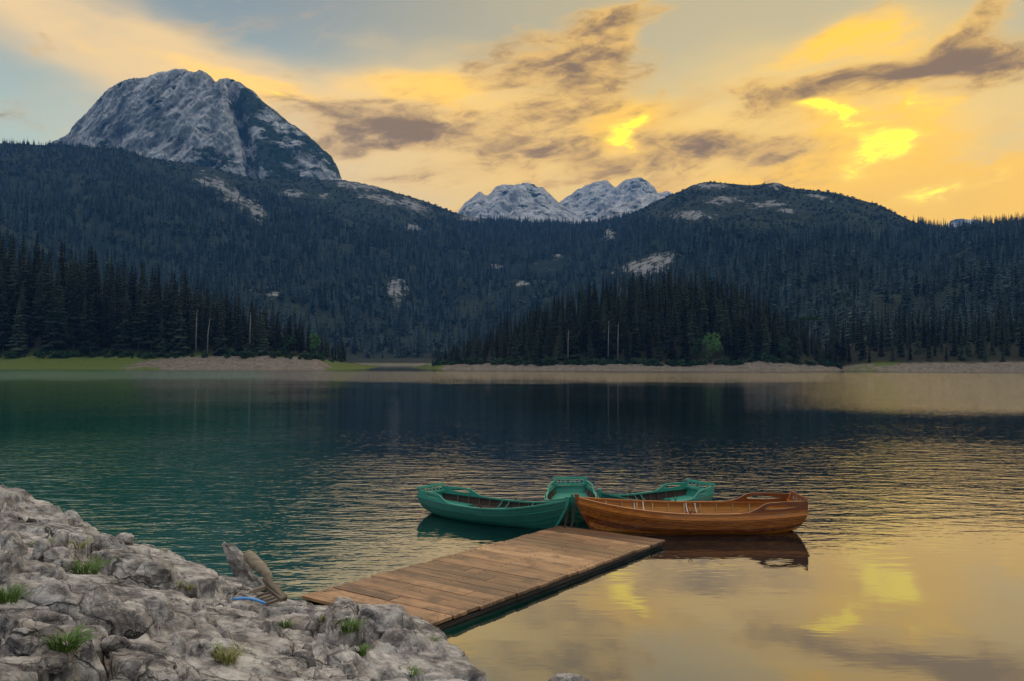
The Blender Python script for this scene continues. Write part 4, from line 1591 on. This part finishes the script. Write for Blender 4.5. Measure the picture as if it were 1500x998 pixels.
CTRL += [np.array(q) for q in [(0.0, 0.0, 1.60), (-1.2, 2.0, 1.65), (-3.5, 0.5, 1.8), (1.2, 1.0, 1.3), (1.0, 4.2, 0.1), (0.2, 5.5, 0.2), (2.5, 2.0, 0.2), (0.6, 7.0, -0.9), (0.5, 8.4, -1.1),
                               (-0.3, 10.4, -1.1), (-2.4, 12.4, -1.2), (-4.2, 14.0, -1.2), (-6.4, 15.6, -1.2), (-9.5, 18.5, -1.0),
                               (2.0, 6.0, -1.4), (3.5, 4.0, -1.4), (-12, 14, 1.2), (-12, 5, 1.9), (-9, 2, 2.0), (-14, 20, -0.5)]]
CTRL = np.array(CTRL)


def base_height(x, y):
    """thin-plate spline through the control points"""
    def U(r2):
        return np.where(r2 > 1e-9, 0.5 * r2 * np.log(np.maximum(r2, 1e-9)), 0)
    if not hasattr(base_height, 'w'):
        P_ = CTRL[:, :2]
        n_ = len(P_)
        K = U(((P_[:, None] - P_[None]) ** 2).sum(-1)) + 0.05 * np.eye(n_)
        A = np.zeros((n_ + 3, n_ + 3))
        A[:n_, :n_] = K
        A[:n_, n_] = 1
        A[:n_, n_ + 1:] = P_
        A[n_, :n_] = 1
        A[n_ + 1:, :n_] = P_.T
        base_height.w = np.linalg.solve(A, np.concatenate([CTRL[:, 2], np.zeros(3)]))
    w = base_height.w
    n_ = len(CTRL)
    sh = np.shape(x)
    x, y = np.ravel(x), np.ravel(y)
    res = w[n_] + w[n_ + 1] * x + w[n_ + 2] * y
    for i in range(n_):
        res = res + w[i] * U((x - CTRL[i, 0]) ** 2 + (y - CTRL[i, 1]) ** 2)
    return res.reshape(sh)


def facets(p, seed):
    """worley cells as broken faces: F1, F2 and the height of each cell's own tilted plane"""
    p = np.asarray(p, float) + seed
    i = np.floor(p).astype(int)
    f1 = np.full(len(p), 9.0)
    f2 = np.full(len(p), 9.0)
    pl = np.zeros(len(p))
    for dx in (-1, 0, 1):
        for dy in (-1, 0, 1):
            for dz in (-1, 0, 1):
                c = i + (dx, dy, dz)
                h = _PERM[_PERM[_PERM[c[:, 0] & 255] + (c[:, 1] & 255)] + (c[:, 2] & 255)]
                r_ = p - (c + _CELL[h])
                d = np.linalg.norm(r_, axis=1)
                g = _G3[(h * 7 + 3) & 255]
                near_ = d < f1
                f2 = np.where(near_, f1, np.minimum(f2, d))
                pl = np.where(near_, g[:, 0] * r_[:, 0] + g[:, 1] * r_[:, 1] + 0.6 * (_CELL[h, 2] - 0.5), pl)
                f1 = np.where(near_, d, f1)
    return f1, f2, pl


DIP = ground(448, 884, 0.30)


def rock_detail(x, y, z):
    """broken faces, joints and weathering of the outcrop, as an offset of height"""
    sh = np.shape(x)
    q = P3(x, y, z)
    wv = np.stack([fbm(q / 0.7 + 11, 4, 0.6), fbm(q / 0.7 + 57, 4, 0.6), fbm(q / 0.7 + 91, 4, 0.6)], 1)
    c, s = math.cos(R(38)), math.sin(R(38))                 # beds run down towards the lower right
    qr = np.stack([q[:, 0] * c + q[:, 1] * s, -q[:, 0] * s + q[:, 1] * c, q[:, 2]], 1)
    qr = qr * np.array([0.55, 1.0, 1.0])
    f1, f2, pl = facets((qr + 0.40 * wv) / 1.55, 0.0)
    h = 0.26 * pl + 0.16 * (1 - f1 ** 2) - 0.22 * np.exp(-((f2 - f1) / 0.05) ** 2)
    f1, f2, pl = facets((qr * np.array([1.2, 1, 1]) + 0.22 * wv) / 0.62, 5.3)
    h = h + 0.06 * pl + 0.07 * (1 - f1 ** 2) - 0.055 * np.exp(-((f2 - f1) / 0.05) ** 2)
    h = h - 0.11 * fbm((qr + 0.15 * wv) / 0.75 + 3, 6, 0.52, ridged=True)      # rounded bosses parted by sharp creases
    h = h - 0.040 * fbm((q + 0.06 * wv) / 0.20 + 31, 5, 0.58, ridged=True)
    # bedding: ledges with flat treads and sharp risers
    zt = q[:, 2] / 0.6 + h + 0.16 * q[:, 0] + 0.07 * fbm(q / 0.9 + 63, 4)
    per = 0.20
    fr = zt / per - np.floor(zt / per)
    h = h + 0.75 * per * (sstep(fr, 0.62, 0.98) - fr)
    h = h - 0.30 * np.exp(-((q[:, 0] - DIP[0]) ** 2 + (q[:, 1] - DIP[1]) ** 2) / 0.75 ** 2)    # hollow under the stage's corner
    return (h + 0.05).reshape(sh)


# the sheet is denser near the camera's view: spacing grows with distance
us = np.linspace(-0.80, 0.14, 760)
ds = 2.6 * (20.0 / 2.6) ** np.linspace(0, 1, 640)
Ug, Dg = np.meshgrid(us, ds)
Xg = Ug * Dg
Yg = Dg
Bz = base_height(Xg, Yg)
fade = sstep(Bz, -0.9, 0.15)
Hz = Bz + rock_detail(Xg, Yg, Bz * 0.6) * (0.35 + 0.65 * fade)
Hz = np.maximum(Hz, -1.6)
# lateral jitter lets blocks lean and overhang a little
q = P3(Xg, Yg, Hz)
Jx = 0.05 * fbm(q / 0.35 + 71, 3).reshape(Xg.shape)
Jy = 0.05 * fbm(q / 0.35 + 39, 3).reshape(Xg.shape)
me = fast_mesh('rocky_shore', P3(Xg + Jx, Yg + Jy, Hz), grid_faces(*Xg.shape), M_ROCK)
prop(link('rocky_shore', me), kind='structure')


def surf(px, py):
    """first hit of a pixel's ray on the outcrop"""
    d = pixdir(px, py)
    t = np.linspace(2.4, 16, 1400)
    x, y, z = d[0] * t, t, CAM_H + d[2] * t
    hgt_ = base_height(x, y)
    hgt_ = hgt_ + rock_detail(x, y, hgt_ * 0.6) * (0.35 + 0.65 * sstep(hgt_, -0.9, 0.15))
    k = np.argmax(z < hgt_)
    return np.array([x[k], y[k], hgt_[k]])


def boulder_vf(seed, r, squash=(1, 1, 0.7), cuts=9, sub=5):
    bm = bmesh.new()
    bmesh.ops.create_icosphere(bm, subdivisions=sub, radius=1.0)
    v = np.array([x.co[:] for x in bm.verts])
    f = [tuple(x.index for x in fc.verts) for fc in bm.faces]
    bm.free()
    rr = np.random.RandomState(seed)
    for _ in range(cuts + 8):                                   # facets: the stone is broken, not worn round
        nrm = rr.normal(size=3)
        nrm /= np.linalg.norm(nrm)
        lim = rr.uniform(0.55, 0.85)
        dd_ = v @ nrm
        v = v - np.outer(np.clip(dd_ - lim, 0, None), nrm) * 0.9
    v = v * (1 + 0.16 * fbm(v * 1.6 + seed, 3)[:, None]) * np.array(squash) * r
    u = v / np.linalg.norm(v, axis=1)[:, None]
    k = min(1.0, r / 0.30)
    v = v + u * (-0.035 * k * fbm(v / (0.36 * k) + seed, 4, 0.5, ridged=True) - 0.018 * k * fbm(v / 0.08 + seed, 3, 0.55, ridged=True))[:, None]
    return v, f


def boulder(px, py, width_px, seed, label, squash=(1, 0.9, 0.75), lift=0.2, rot=(0, 0, 0), pos_=None, cuts=9):
    b = surf(px, py) if pos_ is None else np.array(pos_)
    r = width_px / FPX * b[1] / 2
    v, f = boulder_vf(seed, r, squash, cuts)
    o = obj('boulder', v, f, M_ROCK)
    o.location = b + np.array([0, 0, lift * r])
    o.rotation_euler = rot
    prop(o, label, 'boulder', 'boulders on the rocky shore')
    return o


boulder(20, 812, 60, 1, 'rounded grey boulder at the left edge of the picture', (0.8, 0.9, 1.1), 0.3)
boulder(58, 822, 44, 2, 'second upright boulder from the left edge, below the pale slab', (0.7, 0.9, 1.15), 0.3)
boulder(75, 818, 34, 3, 'small dark boulder left of the largest grass tuft', (0.9, 0.9, 0.9), 0.2)
boulder(100, 765, 46, 4, 'pale boulder at the waterline on the far left slab', (1.2, 1.0, 0.7), 0.2, (0, 0.1, 0.3))
boulder(186, 796, 32, 5, 'small knob of rock on skyline of the outcrop above green water', (1, 1, 0.8), 0.3)
boulder(225, 846, 66, 6, 'smooth dark boulder behind the long crack in the outcrop', (1.2, 0.9, 0.7), 0.1, (0.1, 0.2, 0.5))
boulder(12, 935, 40, 8, 'dark boulder low on the left picture edge', (0.9, 0.8, 1.2), 0.3)
boulder(35, 958, 58, 9, 'broken grey boulder in the lower left corner', (1, 0.9, 0.8), 0.3, (0.2, 0.1, 0.8))
boulder(75, 985, 66, 10, 'knobbly boulder at the bottom edge near the left corner', (1.1, 0.9, 0.75), 0.25)
boulder(165, 955, 56, 11, 'wedge-shaped boulder below the large smooth hump', (1.1, 0.8, 0.8), 0.25, (0, 0.2, 0.3))
boulder(190, 985, 52, 12, 'rounded boulder at bottom edge, left of the deep crack', (1, 0.9, 0.8), 0.2)
boulder(300, 958, 46, 13, 'angular boulder right of the deep crack near the bottom', (1, 0.8, 0.9), 0.2, (0.2, 0.3, 1.2))
boulder(560, 905, 74, 14, 'rounded mossy boulder against the near end of the stage', (1.3, 0.9, 0.7), -0.25, (0, 0.15, 0.2))
boulder(110, 900, 190, 15, 'largest smooth hump of grey rock in the left foreground', (1.15, 0.9, 0.62), -0.12, (0.1, 0.12, 0.35))
# half-drowned stone at the bottom edge of the picture
w_ = ground(832, 1000, 0.0)
boulder(0, 0, 92, 16, 'half drowned stone at the bottom edge, right of the shore', (1.2, 0.8, 0.42), -0.12, (0, 0, 0.2), w_)

# ------------------------------------------------------------------ leaning stone, log and broken crate at the waterline
M_OLD = wood_material('weathered_timber', (0.07, 0.05, 0.035), (0.24, 0.19, 0.13), (0.42, 0.36, 0.27), 0.8)
sp = at_depth(352, 830, 12.0)
o = boulder(0, 0, 50, 31, 'pale pointed stone block leaning against a log at the waterline', (0.85, 0.7, 1.9), 0.0, (0.1, -0.52, 0.0), sp, 16)
o2 = boulder(0, 0, 50, 32, 'dark wet stone under the leaning pale block', (1.2, 0.9, 0.9), 0.0, (0, 0, 0.4), at_depth(368, 858, 12.0))
la, lb = Vector(at_depth(362, 812, 11.8)), Vector(at_depth(398, 848, 11.4))
pts = [la.lerp(lb, t) for t in np.linspace(0, 1, 8)]
v, f = tube_vf([q - la for q in pts], [0.060, 0.078, 0.082, 0.080, 0.078, 0.070, 0.055, 0.02], 12)
v = np.array([tuple(q) for q in v])
v = v + 0.014 * fbm(v * 9 + 3, 3)[:, None]
lg = obj('log', v, f, M_OLD)
lg.location = la
prop(lg, 'weathered pointed log lying beside the leaning stone block', 'log')


def stick(a, b, w, t, name, mat, parent=None, origin=Vector((0, 0, 0))):
    a, b = Vector(a), Vector(b)
    d = b - a
    v, f = box_vf(0, 0, 0, d.length, w, t)
    o = bevelled(name, v, f, mat, parent, min(w, t) * 0.15)
    o.location = (a + b) / 2 - origin
    o.rotation_euler = d.to_track_quat('X', 'Z').to_euler()
    return o


# a broken slatted frame of grey timber wedged into the rocks
dep = float(surf(392, 876)[1]) - 0.10


def onto(px_, py_, dd_=0.0):
    return Vector(at_depth(px_, py_, dep + dd_))


org = onto(392, 868)
fr_ = empty('broken_crate', org)
prop(fr_, 'broken slatted timber frame wedged among rocks beside the log', 'crate')
tl, tr = onto(371, 866, 0.10), onto(391, 860, 0.14)
bl, br = onto(392, 885, -0.18), onto(413, 879, -0.14)
stick(tr, br, 0.045, 0.045, 'rail', M_OLD, fr_, org)
stick(tl, tr, 0.045, 0.045, 'rail', M_OLD, fr_, org)
stick(onto(389, 848, 0.2), onto(417, 878, -0.1), 0.075, 0.06, 'rail', M_OLD, fr_, org)
for t in (0.25, 0.45, 0.65, 0.85):
    stick(tr.lerp(br, t) - Vector((0, 0, 0.02)), tl.lerp(bl, t) - Vector((0, 0, 0.02)), 0.04, 0.02, 'slat', M_OLD, fr_, org)

M_BLUE, n = material('blue_plastic')
setp(n, (0.10, 0.33, 0.72, 1), 0.4)
ba, bb = Vector(surf(343, 886)), Vector(surf(391, 893))
bpts = [ba.lerp(bb, t) + Vector((0, -0.05, 0.07 + 0.03 * math.sin(t * 3.1))) for t in np.linspace(0, 1, 7)]
v, f = tube_vf([q - bpts[0] for q in bpts], 0.016, 8)
bs = obj('plastic_pipe', v, f, M_BLUE)
bs.location = bpts[0]
prop(bs, 'thin bright blue plastic pipe lying on the rocks', 'pipe')

# ------------------------------------------------------------------ grass in the crevices
def grass_material(name, a, b):
    m, n = material(name)
    setp(n, n.mix(n.noise(opos(n), 14.0, 3.0), a, b), 0.6, spec=0.3)
    return m


M_GRASS = grass_material('green_grass', (0.045, 0.105, 0.014, 1), (0.15, 0.24, 0.045, 1))
M_DRY = grass_material('yellowing_grass', (0.13, 0.15, 0.035, 1), (0.36, 0.34, 0.12, 1))


def tuft(px, py, hpx, wpx, nblade, mat, label, seed):
    rr = random.Random(seed)
    b = surf(px, py)
    k = b[1] / FPX
    hh, ww = hpx * k, wpx * k
    v, f = [], []
    for _ in range(nblade):
        a = rr.uniform(0, 6.283)
        r0 = ww * 0.32 * math.sqrt(rr.random())
        bx, by = r0 * math.cos(a), r0 * math.sin(a)
        a2 = a + rr.uniform(-0.9, 0.9)
        out_ = ww * rr.uniform(0.12, 0.6)
        h_ = hh * rr.uniform(0.45, 1.1)
        wd = 0.0045 * rr.uniform(0.7, 1.5) + 0.0008 * hpx * k
        px_, py_ = -math.sin(a2), math.cos(a2)
        i = len(v)
        for j in range(5):
            t = j / 4
            cx_, cy_, cz_ = bx + math.cos(a2) * out_ * t ** 1.9, by + math.sin(a2) * out_ * t ** 1.9, h_ * (t - 0.34 * t ** 2.4) - 0.03
            w_ = wd * (1 - t ** 1.6) + 0.0004
            v += [(cx_ - px_ * w_, cy_ - py_ * w_, cz_), (cx_ + px_ * w_, cy_ + py_ * w_, cz_ + 0.002)]
        for j in range(4):
            f.append((i + 2 * j, i + 2 * j + 1, i + 2 * j + 3, i + 2 * j + 2))
    o = obj('grass_tuft', v, f, mat)
    o.location = b
    prop(o, label, 'grass', 'grass tufts among the rocks')


tuft(126, 840, 34, 52, 130, M_GRASS, 'bright green grass tuft on the upper left rocks', 1)
tuft(10, 880, 40, 50, 120, M_GRASS, 'dark green grass tuft at the left picture edge', 2)
tuft(58, 800, 18, 34, 70, M_GRASS, 'small green tuft below the pale far left slab', 3)
tuft(112, 802, 20, 40, 40, M_DRY, 'thin dry grass on the pale slab left of the water', 4)
tuft(330, 968, 34, 44, 130, M_DRY, 'yellow-green spiky grass tuft near the bottom centre left', 5)
tuft(308, 955, 24, 30, 60, M_GRASS, 'small green tuft just left of the yellow spiky tuft', 6)
tuft(95, 945, 40, 60, 110, M_GRASS, 'dark shaded grass under the large smooth hump', 7)
tuft(416, 918, 20, 22, 60, M_GRASS, 'small grass tuft in the crack below the blue pipe', 8)
tuft(512, 922, 26, 34, 110, M_GRASS, 'bright grass tuft beside the mossy boulder by the stage', 9)
tuft(528, 958, 20, 26, 80, M_GRASS, 'green tuft low on the right-hand mound', 10)
tuft(470, 912, 14, 16, 40, M_DRY, 'tiny yellowish tuft left of the mossy boulder', 11)
tuft(258, 858, 16, 20, 40, M_DRY, 'dry tuft on rock beside the long crack', 12)
tuft(600, 985, 14, 30, 60, M_GRASS, 'low green tuft near the bottom of the right mound', 13)
tuft(632, 938, 12, 20, 40, M_GRASS, 'tiny tuft at the water end of the right mound', 14)
tuft(276, 868, 16, 18, 40, M_DRY, 'dry tuft under the ledge above the blue pipe', 15)
